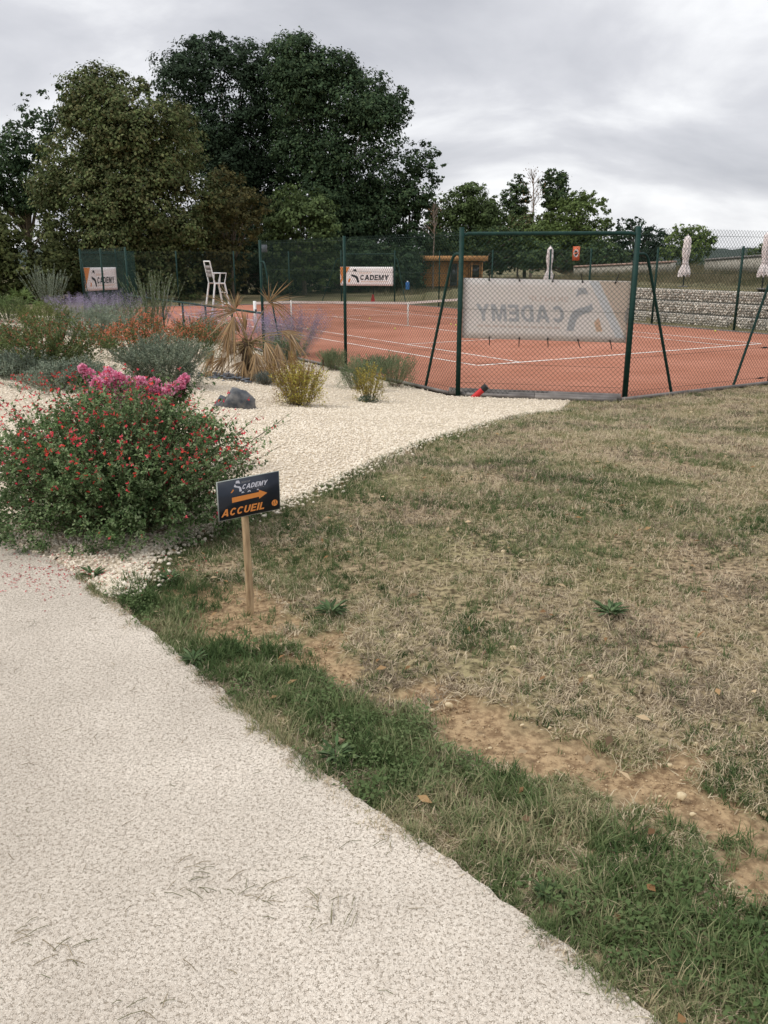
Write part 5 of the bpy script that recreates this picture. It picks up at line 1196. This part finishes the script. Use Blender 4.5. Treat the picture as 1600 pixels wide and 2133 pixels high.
for k in range(11):
    a_ = random.uniform(-1.25, 1.25); rr2 = random.uniform(18, 58); hub = hp(520 + rr2 * math.sin(a_), 745 - random.uniform(-25, 38), random.uniform(-.35, .3)); specs.append((hub, (math.sin(a_) * .8, random.uniform(-.5, .3), -random.uniform(.4, .95)), random.uniform(34, 58) / sp_, random.uniform(.1, .4), random.uniform(.8, 1.8), DC))
palm('dead_palm', 'dead brown fan palm with drooping dry fronds in the gravel bed', 'palm', pb, 75 / sp_, specs, DC, 11 / sp_)
gb = gp(48, 668); gs = scale_at(gb); GPC = [(.10, .15, .04), (.14, .20, .06), (.08, .12, .035)]
specs = []
for k in range(13):
    a = k * 2.4; el = .25 + .9 * (k % 4) / 3; d = np.array([math.cos(a) * math.cos(el), math.sin(a) * math.cos(el), math.sin(el)]); hub = gb + np.array([0, 0, 30 / gs]) + d * 26 / gs; specs.append((hub, d, 30 / gs, .35, 2.6, GPC))
palm('fan_palm', 'green fan palm standing beside the tall silvery shrub', 'palm', gb, 30 / gs, specs, GPC, 7 / gs, True)
# --- slate rock, chips, red post, pebbles
rb_ = gp(498, 852); s_ = scale_at(rb_)
def jag_rock(label, c, sx, sy, sz, seed, tilt):
    rs = np.random.default_rng(seed); b = bmesh.new(); base_p = np.array([[x, y, z] for x in (-1, 1) for y in (-1, 1) for z in (-1, 1)]) * rs.uniform(.55, 1.05, (8, 3)) * [sx, sy, sz]; base_p = np.concatenate([base_p, np.array([[.15, 0, 1.15], [1.1, -.3, .1], [-.9, .2, -.2], [.3, -1.1, .2]]) * [sx, sy, sz]])
    ct, st_ = math.cos(tilt), math.sin(tilt); base_p = base_p @ np.array([[ct, 0, st_], [0, 1, 0], [-st_, 0, ct]])
    for q_ in base_p: b.verts.new(q_)
    bmesh.ops.convex_hull(b, input=b.verts); bmesh.ops.delete(b, geom=[v for v in b.verts if not v.link_faces], context='VERTS'); bmesh.ops.triangulate(b, faces=b.faces)
    bmesh.ops.subdivide_edges(b, edges=b.edges, cuts=2, use_grid_fill=True); bmesh.ops.triangulate(b, faces=b.faces); b.verts.index_update()
    V = np.array([v.co[:] for v in b.verts]); F = np.array([[v.index for v in f.verts] for f in b.faces]); b.free(); V = V + rs.normal(size=V.shape) * .022 * sx
    mb = MB(); mb.add(V + c, F); o = mb.build('slate_rock', M['slate']); tag(o, label, 'rock', 'slate rocks on the gravel'); return o
jag_rock('larger dark slate rock standing tilted on the pale gravel', rb_ + [.02, 0, 14 / s_], 31 / s_, 22 / s_, 24 / s_, 21, -.35)
jag_rock('smaller black slate slab leaning on the left of the larger rock', rb_ + [-30 / s_, .05, 6 / s_], 20 / s_, 18 / s_, 16 / s_, 5, -.6)
mb = MB(); cb_ = gp(482, 790); sc_ = scale_at(cb_)
for k in range(150):
    p = cb_ + np.array([rng.normal(0, 32 / sc_), rng.normal(0, .28), 0]); p[2] = height(p[0], p[1]) + .03 + rng.uniform(0, .05); rock(mb, p, rng.uniform(.03, .07), .3, .3)
tag(mb.build('slate_chips', M['slate_chip']), 'dark slate chips heaped at the foot of the dead palm', 'slate chips', None, 'stuff')
rp = gp(987, 828); tp_ = at(1014, 804, rp[1] - .05); rpo = thing('marker_tube', 'red tube with black end sticking out of the gravel by the fence', 'tube', rp)
dv_ = tp_ - rp; mb = MB(); tube(mb, [rp - dv_ * .3, rp + dv_ * .68], .055, 12); mb.build('red_body', M['red_plastic'], rpo); mb = MB(); tube(mb, [rp + dv_ * .68, rp + dv_ * 1.0], .058, 12); mb.build('black_end', M['black'], rpo)
pebs = [(935, 1472, 12, 'whitish stone on the bare soil nearest the path'), (1420, 1664, 15, 'largest yellowish stone on the bare soil at lower right'), (835, 1326, 11, 'pale stone right of the soil around the sign'), (780, 1325, 8, 'small cream stone left of a larger one beyond the sign'), (1067, 1355, 13, 'cream stone in the middle of the dry lawn'), (1232, 1412, 11, 'cream stone in the dry lawn at right'),
        (1283, 1024, 6, 'small white stone high in the lawn, right of its middle'), (1120, 1148, 6, 'tiny pale stone in the lawn, centre, beside a greener tuft'), (1395, 1602, 8, 'pale pebble at the upper edge of the right soil patch'), (1145, 1520, 7, 'pebble on the soil, right one of two near the middle of the bare strip'), (1088, 1514, 6, 'pebble on the soil, left one of two near the middle of the bare strip'), (900, 1485, 7, 'small yellowish stone just left of the whitish stone on the soil'), (1443, 1700, 8, 'pebble below the largest yellowish stone on the lower right soil'), (1375, 1660, 6, 'pebble close to the left of the largest yellowish stone'), (1140, 1005, 5, 'tiny pale stone in the upper middle of the lawn'), (1050, 1150, 8, 'flat pale stone left of the lawn centre'), (1005, 927, 4, 'tiny pale stone near the lawn border with the gravel'), (1590, 1700, 10, 'cream stone at the right photo edge at the end of the bare soil'), (1440, 860, 6, 'pale stone at the top of the lawn near the slanting brace'), (1450, 1556, 8, 'leftmost of four white chips clustered in the dry lawn'), (1470, 1560, 7, 'second from left of four white chips clustered in the dry lawn'), (1490, 1553, 9, 'upper right and largest of four white chips clustered in the dry lawn'), (1505, 1568, 7, 'rightmost of four white chips clustered in the dry lawn'), (1230, 1660, 6, 'pebble at the lower edge of the soil left of the largest stone'), (1210, 1180, 5, 'tiny pale stone in the dry lawn right of centre'), (1020, 1560, 6, 'pebble at the grass border below the middle bare strip')]
for x, y, r, lb in pebs:
    b = gp(x, y); rr = r / scale_at(b); mb = MB(); rock(mb, (0, 0, 0), rr * .95, .62, .30, ICO1); o = mb.build('stone', M['pebble']); bv = o.modifiers.new('worn', 'BEVEL'); bv.width = rr * .18; bv.segments = 2; o.location = b + np.array([0, 0, rr * .08])
    tag(o, lb or 'small pale stone lying in the grass or soil of the lawn', 'stone', 'pale stones in the lawn')
# crumbs of soil and small stones on the bare patches
q = sample(LAWN, lambda y: 5200 if y < 5 else 500, 71); q = q[rng.uniform(size=len(q)) < soil_mask(q[:, 0], q[:, 1]) * .9 + .01]
cvv = []
M['crumb'] = gravel_mat('soil_crumb', (.22, .14, .075), (.50, .38, .24))
for k in range(3):
    b_ = MB(); rock(b_, (0, 0, .1), 1, .7, .3); cvv.append((b_.mesh('crumb'), M['crumb']))
make_scatter('soil_crumbs', np.column_stack([q, height(q[:, 0], q[:, 1]) - .018]), rng.uniform(0, 6, (len(q), 3)), .0016 + .0055 * rng.uniform(0, 1, len(q)) ** 5, cvv, 'crumbs of ochre soil and grit on the bare patches', 'soil')
# loose aggregate crumbled off the path edge
n = 2600; k = rng.integers(0, len(EDGE_D) - 1, n); t = rng.uniform(0, 1, (n, 1)); q = EDGE_D[k] * (1 - t) + EDGE_D[k + 1] * t + rng.normal(0, .022, (n, 2))
oin = inpoly(q[:, 0], q[:, 1], PATH); zq = np.where(oin, path_h(0, 0), np.minimum(height(q[:, 0], q[:, 1]), path_h(0, 0)) - .004)
M['aggregate'] = gravel_mat('loose_aggregate', (.42, .36, .29), (.66, .60, .52))
make_scatter('loose_aggregate', np.column_stack([q, zq]), rng.uniform(0, 6, (n, 3)), rng.uniform(.002, .0058, n), [(cvv[0][0].copy(), M['aggregate']), (cvv[1][0].copy(), M['aggregate'])], 'loose pale grit crumbled off the path edge', 'grit')
# a few dead leaves and loose straws on the lawn
q = sample(LAWN, lambda y: 16 if y < 6 else 8, 83); n = len(q); mb = MB(); P = np.column_stack([q, height(q[:, 0], q[:, 1]) + .03]); leaves(mb, P, norm(rdir(n) * [1, 1, .25]), norm(rdir(n) * .4 + [0, 0, 1]), rng.uniform(.02, .055, n), rng.uniform(.012, .03, n), pick([(.22, .12, .05), (.30, .19, .09), (.14, .09, .05), (.40, .30, .18)], n))
tag(mb.build('dead_leaves', M['dead_frond']), 'brown dead leaves blown over the dry lawn', 'leaves', None, 'stuff')
# debris on the path: dry stalks and clippings
mb = MB(); rs = np.random.default_rng(3)
for k in range(230):
    y = rs.uniform(1.3, 4.2); x = rs.uniform(-.55 * y - .4, 1.0); 
    if not inpoly(np.array([x]), np.array([y]), PATH)[0]: continue
    a = rs.uniform(0, 3.14); L = rs.uniform(.008, .045) * (2.2 if k % 13 == 0 else 1); z = path_h(x, y) + .003; d = np.array([math.cos(a), math.sin(a), 0]); c = [(.28, .22, .12), (.20, .15, .08), (.13, .14, .06)][k % 3]
    p0 = np.array([x, y, z]); m_p = p0 + d * L * .5 + np.array([-d[1], d[0], 0]) * L * rs.uniform(-.2, .2) + [0, 0, .002]; tube(mb, [p0, m_p, p0 + d * L], .0008, 3, col=c, cap=False)
for (px, py) in ((505, 1843), (370, 1860), (510, 1880), (690, 1915), (680, 1905), (790, 1755), (40, 1950), (120, 1980), (400, 1820), (300, 2115)):
    d0 = unray(px, py); t = (EYE - path_h(0, 0)) / -d0[2]; c0 = np.array([d0[0] * t, t, path_h(0, 0) + .003])
    for j in range(7):
        a = rs.normal(1.2 if px > 600 else .3, .6); L = rs.uniform(.015, .06); d = np.array([math.cos(a), math.sin(a), 0]); a += rs.uniform(-.9, .9); p0 = c0 + [rs.normal(0, .035), rs.normal(0, .028), 0]
        tube(mb, [p0, p0 + d * L * .5 + [0, 0, .004], p0 + d * L], .0009, 3, col=[(.16, .16, .07), (.30, .24, .14)][j % 2], cap=False)
tag(mb.build('plant_litter', M['dead_frond']), 'dry stalks and grass clippings scattered on the pale path', 'litter', None, 'stuff')
# fallen red petals by the bush
mb = MB(); n = 420; P = np.column_stack([rng.normal(-1.75, .35, n), rng.normal(4.0, .16, n), np.zeros(n)]); ok = inpoly(P[:, 0], P[:, 1], PATH); P[:, 2] = np.where(ok, path_h(0, 0) + .003, height(P[:, 0], P[:, 1]) + .03)
leaves(mb, P, norm(rdir(n) * [1, 1, .1]), np.tile([0, 0, 1.], (n, 1)), .013, .009, pick([(.45, .04, .06), (.5, .12, .12)], n)); tag(mb.build('fallen_petals', M['petal']), 'red petals fallen on the path edge below the sage bush', 'petals', None, 'stuff')
# crumbs of loose aggregate along the path edge
# weeds: a few broad-leaved plants one can tell apart
for x, y, r, lb in ((700, 1585, 55, 'leafy light green weed at the path edge in the long grass'), (1380 - 690, 1282, 45, 'dark green broad leaved weed right of the sign stake'), (1270, 1283, 45, 'dark green weed patch in the middle of the dry lawn'), (195, 1205, 34, 'dark dandelion like weed at the path edge by the gravel'), (355, 1215, 30, 'low green weed left of the sign stake'), (1140, 1885, 40, 'round leaved weed at the path edge lower right'), (405, 1385, 38, 'pale green small leaved weed at the path edge below the sign')):
    b = gp(x, y); s2 = scale_at(b); R_ = r / s2; o = thing('weed', lb, 'weed', b, 'weeds on the lawn'); n = 60; a = rng.uniform(0, 6.28, n); D = np.column_stack([np.cos(a), np.sin(a), rng.uniform(.05, .7, n)]); st_ = rng.uniform(0, .35, n)[:, None] * R_
    mb = MB(); leaves(mb, b + D * st_ + [0, 0, .015], D, np.tile([0, 0, 1.], (n, 1)), R_ * rng.uniform(.35, .8, n), R_ * .17, pick([(.06, .10, .04), (.085, .13, .055), (.12, .17, .08)], n)); mb.build('foliage', M['leaf'], o)

# ------------------------------------------------------------------ trees
def tree(name, label, outline, Y, cols, thick=.8, card=.24, dens=1.0, lobe=1.5, group=None, trunk=None, airy=0., base_px=None, bare=False, fill=1.0):
    """outline: silhouette (photograph pixels) of the crown at distance Y; the crown is filled with lobes of leaves"""
    O = np.array([[at(x, y, Y)[0], at(x, y, Y)[2]] for x, y in outline]); x0, z0 = O.min(0); x1, z1 = O.max(0); Wc = x1 - x0
    cx = trunk if trunk is None else at(trunk, 500, Y)[0]; cx = cx if cx is not None else (x0 + x1) / 2
    gz = float(height(cx, Y)); o = thing(name, label, 'tree', [cx, Y, gz], group)
    # lobes
    area = 0.5 * abs(np.dot(O[:, 0], np.roll(O[:, 1], 1)) - np.dot(O[:, 1], np.roll(O[:, 0], 1)))
    nl = int(area / (lobe * lobe) * 3.6 * fill) + 8; C_ = []; Rr = []; tries = 0; clo = [tuple(p) for p in O] + [tuple(O[0])]
    while len(C_) < nl and tries < 60:
        q = np.stack([rng.uniform(x0, x1, 400), rng.uniform(z0, z1, 400)], 1); q = q[inpoly(q[:, 0], q[:, 1], O)]; dd_ = dline(q[:, 0], q[:, 1], clo)
        for p, d_ in zip(q, dd_):
            r = min(lobe * rng.uniform(.6, 1.1), max(d_ * 1.1, lobe * .30))
            if d_ < r * .45: continue
            T_ = thick * Wc / 2; yy = T_ * math.sqrt(max(0, 1 - (1 - min(d_ / (Wc * .42), 1)) ** 2)) * (1 if rng.uniform() < .25 else -1) * rng.uniform(.65, 1)
            C_.append([p[0], Y + yy, p[1]]); Rr.append(r)
            if len(C_) >= nl: break
        tries += 1
    C_ = np.array(C_); Rr = np.array(Rr)
    mbl = MB(); tot = 0
    for c, r in zip(C_, Rr):
        n = int(dens * 26 * r * r / (card * card) * .60); tot += n
        # sub-tufts on the lobe surface
        m = max(5, int(n / 22)); td = rdir(m); td[:, 2] = td[:, 2] * .85 + .12; tcn_ = c + norm(td) * r * rng.uniform(.72, 1.05, (m, 1)) * [1, 1, .85]; tt_ = rng.uniform(.68, 1.32, m)
        k = rng.integers(0, m, n); P = tcn_[k] + rng.normal(0, .13 * r + .04, (n, 3)) * [1, 1, .6]
        Nn = norm((P - tcn_[k]) * 1.2 / r + (P - c) * .8 / r + rdir(n) * .6 + [0, 0, .45]); D = norm(np.cross(Nn, rdir(n)))
        tone = rng.uniform(.8, 1.22); mbl.add(*_cards(P, D, Nn, card * rng.uniform(.55, 1.25, n), pick(cols, n, .14) * tone * tt_[k][:, None]))
    if len(C_): mbl.build('crown', M['leaf'], o)
    # trunk and limbs
    mb = MB(); H = z1 - gz; tr = max(.10, Wc * .028); forkz = gz + H * .28; fork = np.array([cx, Y, forkz])
    tube(mb, [[cx, Y, gz - .4], [cx + .05, Y, gz + .3], fork], [tr * 1.35, tr, tr * .8], 9)
    sel = rng.permutation(len(C_))[:min(len(C_), 22)]
    for i in sel:
        c = C_[i]; mid = fork + (c - fork) * .5 + np.array([0, 0, H * .06]); tube(mb, [fork + [0, 0, rng.uniform(-.3, .1) * H * .2], mid, c], [tr * .5, tr * .28, tr * .08], 6)
    mb.build('trunk', M['bark'], o); return tot
def _cards(P, D, Nn, L, col):
    n = len(P); B_ = norm(np.cross(Nn, D)); L = L[:, None]
    V = np.stack([P - D * L * .5, P + B_ * L * .34 + Nn * L * .06, P + D * L * .5 - Nn * L * .05, P - B_ * L * .34 + Nn * L * .06], 1).reshape(-1, 3)
    return V, np.arange(n * 4).reshape(n, 4), np.repeat(col, 4, 0)
DK = [(.040, .072, .032), (.055, .09, .042), (.030, .056, .026), (.070, .105, .045)]
DK2 = [(.033, .056, .030), (.044, .072, .036), (.026, .045, .024)]
CHN = [(.088, .118, .042), (.12, .148, .055), (.07, .095, .035), (.15, .165, .07), (.11, .105, .042)]
MG = [(.08, .115, .04), (.10, .14, .05), (.06, .09, .032)]
LG_ = [(.12, .17, .045), (.15, .20, .06), (.09, .13, .035)]
tot = 0
tot += tree('oak_tree', 'tall dark oak crown left of the highest point, behind the chestnut', [(325, 175), (332, 128), (370, 112), (392, 82), (440, 84), (460, 64), (490, 86), (520, 98), (560, 92), (620, 130), (640, 300), (630, 470), (560, 600), (430, 600), (400, 400), (350, 260)], 76, DK2, .7, .235, .95, 2.0, 'large dark oaks behind the court', 480)
tot += tree('oak_tree', 'tallest dark oak crown in the centre of the wood', [(560, 110), (572, 75), (600, 78), (628, 72), (655, 95), (690, 105), (740, 122), (755, 155), (790, 150), (838, 168), (862, 235), (852, 270), (858, 330), (850, 420), (860, 560), (700, 600), (590, 560), (570, 330)], 72, DK, .7, .23, 1.0, 1.9, 'large dark oaks behind the court', 700)
tot += tree('oak_tree', 'airy dark oak boughs at the right end of the tall wood', [(835, 330), (860, 295), (905, 292), (920, 330), (930, 370), (900, 400), (912, 440), (905, 520), (890, 590), (800, 600), (800, 420)], 70, DK, .8, .24, .65, 1.3, 'large dark oaks behind the court', 850)
tot += tree('chestnut_tree', 'broad chestnut with browning yellow green leaves left of the court', [(150, 235), (170, 190), (195, 152), (235, 143), (262, 160), (300, 155), (340, 190), (395, 215), (425, 260), (430, 320), (455, 370), (485, 400), (470, 480), (440, 560), (430, 640), (160, 640), (130, 540), (100, 430), (92, 390), (112, 330), (102, 285)], 58, CHN, .85, .21, 1.1, 1.5, None, 270)
tot += tree('walnut_tree', 'sparse yellow brown tree between the chestnut and the oaks', [(440, 350), (480, 340), (520, 390), (560, 400), (562, 450), (530, 520), (520, 600), (440, 620), (430, 480)], 57, [(.11, .095, .035), (.085, .08, .03), (.065, .068, .025)], .8, .22, .42, 1.2, None, 480)
tot += tree('green_tree', 'mid green tree below the tallest oak, behind the fence', [(560, 420), (600, 375), (640, 380), (700, 420), (720, 500), (710, 600), (560, 615), (545, 520)], 62, MG, .8, .24, .7, 1.3, None, 630)
tot += tree('dark_tree', 'dark tree left behind the chestnut with a raised top tuft', [(0, 300), (0, 268), (35, 262), (60, 250), (50, 220), (70, 195), (110, 190), (140, 165), (160, 180), (150, 230), (130, 260), (120, 340), (110, 450), (0, 470), (-60, 460), (-60, 290)], 66, DK, .7, .25, .75, 1.5, None, 60)
tot += tree('leafy_tree', 'olive green bushy tree at the left edge of the photograph', [(-60, 450), (0, 435), (50, 432), (100, 455), (150, 480), (160, 560), (150, 645), (-60, 645)], 52, [(.07, .085, .028), (.055, .07, .024), (.09, .10, .035)], .6, .22, .8, 1.2, None, 40)
tot += tree('round_tree', 'rounded mid green tree right of the tall wood', [(900, 420), (925, 398), (960, 384), (1005, 382), (1030, 398), (1042, 440), (1060, 500), (1050, 560), (895, 570), (885, 480)], 84, MG, .8, .25, 1.15, 1.6, 'trees beyond the right side of the court', 960)
tot += tree('slender_tree', 'left one of two slender crowns rising above the right trees', [(1042, 410), (1052, 385), (1075, 363), (1095, 366), (1098, 420), (1090, 470), (1060, 475), (1045, 440)], 88, DK + MG, .8, .24, 1.1, .9, 'trees beyond the right side of the court', 1080)
tot += tree('slender_tree', 'right one of two slender crowns rising above the right trees', [(1124, 380), (1135, 356), (1160, 350), (1182, 368), (1186, 410), (1180, 450), (1130, 450)], 88, DK + MG, .8, .24, 1.1, .9, 'trees beyond the right side of the court', 1140)
tot += tree('spreading_tree', 'broad fresh green tree below the slender crowns', [(1085, 470), (1120, 430), (1160, 412), (1200, 397), (1240, 400), (1262, 425), (1270, 460), (1290, 505), (1290, 560), (1070, 565)], 76, [(.085, .12, .035), (.11, .15, .045), (.065, .095, .03)], .8, .24, 1.1, 1.4, 'trees beyond the right side of the court', 1190)
tot += tree('bushy_tree', 'brownish green bushy tree filling the gap below the left slender crown', [(1030, 455), (1050, 435), (1085, 445), (1120, 440), (1160, 450), (1170, 560), (1020, 565)], 82, MG + [(.11, .09, .04)], .6, .26, .9, 1.3, 'trees beyond the right side of the court', 1095)
tot += tree('bushy_tree', 'dark undergrowth tree above the cabin roof', [(880, 480), (950, 470), (1040, 470), (1100, 480), (1110, 560), (1000, 575), (880, 590)], 74, DK + MG, .7, .25, .75, 1.2, 'trees beyond the right side of the court', 1000)
tot += tree('dark_tree', 'dark loose crowned tree left of the light green tree', [(1262, 470), (1290, 450), (1330, 452), (1360, 470), (1385, 482), (1392, 520), (1385, 556), (1290, 562)], 72, DK2, .7, .24, .6, 1.1, 'trees beyond the right side of the court', 1330)
tot += tree('light_green_tree', 'small light green tree on the bank behind the middle parasol', [(1380, 500), (1400, 478), (1418, 463), (1440, 470), (1462, 462), (1472, 490), (1486, 505), (1470, 540), (1440, 558), (1395, 556), (1375, 535)], 56, LG_, .8, .17, .75, .7, 'trees beyond the right side of the court', 1425)
tot += tree('green_shrub_tree', 'small green tree at the right edge behind the right parasol', [(1540, 545), (1560, 520), (1590, 500), (1620, 497), (1690, 510), (1690, 545)], 58, MG + LG_, .6, .2, .8, .8, 'trees beyond the right side of the court', 1620)
# bare branches between the slender crowns and a pale dead trunk
def bare(label, px, y0, y1, Y, spread, n=16, col='dead_wood', thin=1.):
    b = at(px, y1, Y); t_ = at(px, y0, Y); o = thing('dead_tree', label, 'tree', b, 'bare dead trees'); mb = MB(); H = t_[2] - b[2]; b2 = np.array([b[0], b[1], float(height(b[0], b[1]))])
    tube(mb, [b2, b, b + (t_ - b) * .5 + [.1, 0, 0], t_], [.16 * thin, .10 * thin, .06 * thin, .02], 6)
    for k in range(n):
        f = rng.uniform(.15, .95); p = b + (t_ - b) * f; d = norm(np.array([rng.normal(0, .5), rng.normal(0, .4), 1.0])); L = H * (1 - f * .6) * .45; e1 = p + d * L * .5; tube(mb, [p, e1, e1 + (d + [rng.normal(0, .3), 0, .2]) * L * .45], [.035, .025, .01], 4)
        for j in range(3): tube(mb, [e1, e1 + norm(d + rdir(1)[0] * .7) * L * .5], [.018, .008], 3)
    mb.build('trunk', M[col], o)
    mb = MB(); n2 = int(150 * thin ** 2) + 10; P = b + (t_ - b) * rng.uniform(.4, 1.05, (n2, 1)) + rng.normal(0, spread, (n2, 3)); mb.add(*_cards(P, rdir(n2), rdir(n2), np.full(n2, .16), pick([(.30, .17, .09), (.22, .14, .08)], n2))); mb.build('crown', M['leaf'], o)
M['dead_wood'] = mat('dead_wood', (.34, .27, .22), (.25, .20, .16), scale=4)
bare('reddish bare dead tree between the two slender crowns', 1110, 362, 470, 86, .5)
bare('thin pale dead tree at the foot of the oak boughs', 903, 430, 520, 68, .3, 14, 'dead_wood', .45)
# hedge of undergrowth below the oaks
def hedge(name, label, x0, x1, y0, y1, Y, cols, dens=.8, group=None, card=.22, lobe=1.1):
    n = max(4, int((x1 - x0) / 30)); top = [(x0 + (x1 - x0) * k / n, y0 + random.uniform(-10, 12)) for k in range(n + 1)]
    return tree(name, label, [(x0 - 4, y1)] + top + [(x1 + 4, y1)], Y, cols, .25, card, dens, lobe, group, fill=1.1)
tot += hedge('undergrowth', 'dark undergrowth behind the distant left corner frame', 110, 420, 500, 640, 62, DK2 + CHN[2:3], .8)
tot += hedge('undergrowth', 'dark undergrowth between the umpire chair and the end post', 400, 620, 480, 632, 63, DK2, .8)
tot += hedge('undergrowth', 'dark undergrowth behind the distant banner by the cabin', 600, 880, 500, 612, 66, DK2 + DK, .8)
tot += hedge('undergrowth', 'dark green undergrowth behind the bank left of the light green tree', 1080, 1310, 505, 566, 68, DK + MG, .75)
tot += hedge('bush_row', 'low green bushes on the skyline between light green tree and right tree', 1465, 1560, 536, 556, 60, MG, .7, None, .18, .6)
print('tree cards', tot)
# distant wooded hill on the horizon
mb = MB(); xh = np.linspace(-900, 1600, 420); ridge = 11 + 6 * fbm(xh * .004, xh * 0, 3) + 3.5 * fbm(xh * .09, xh * 0, 8); Yh = 1150
V = []; F = []
for j, (dy_, f) in enumerate(((-260, 0), (-120, .55), (0, 1), (200, .6), (500, 0))):
    for x, r in zip(xh, ridge): V.append([x, Yh + dy_, -8 + (r + 8) * f + (2.2 * vn(x * .08, dy_ * .1, 5) if 0 < f else 0)])
nh = len(xh)
for j in range(4):
    for k in range(nh - 1): F.append([j * nh + k, j * nh + k + 1, (j + 1) * nh + k + 1, (j + 1) * nh + k])
mb.add(V, F); M['wooded_hill'] = mat('wooded_hill', (.014, .026, .020), (.03, .046, .032), scale=.06); struct(mb.build('hills', M['wooded_hill']))
print('objects', len(bpy.data.objects), 'tris', sum(len(m.loops) - 2 * len(m.polygons) for m in bpy.data.meshes))
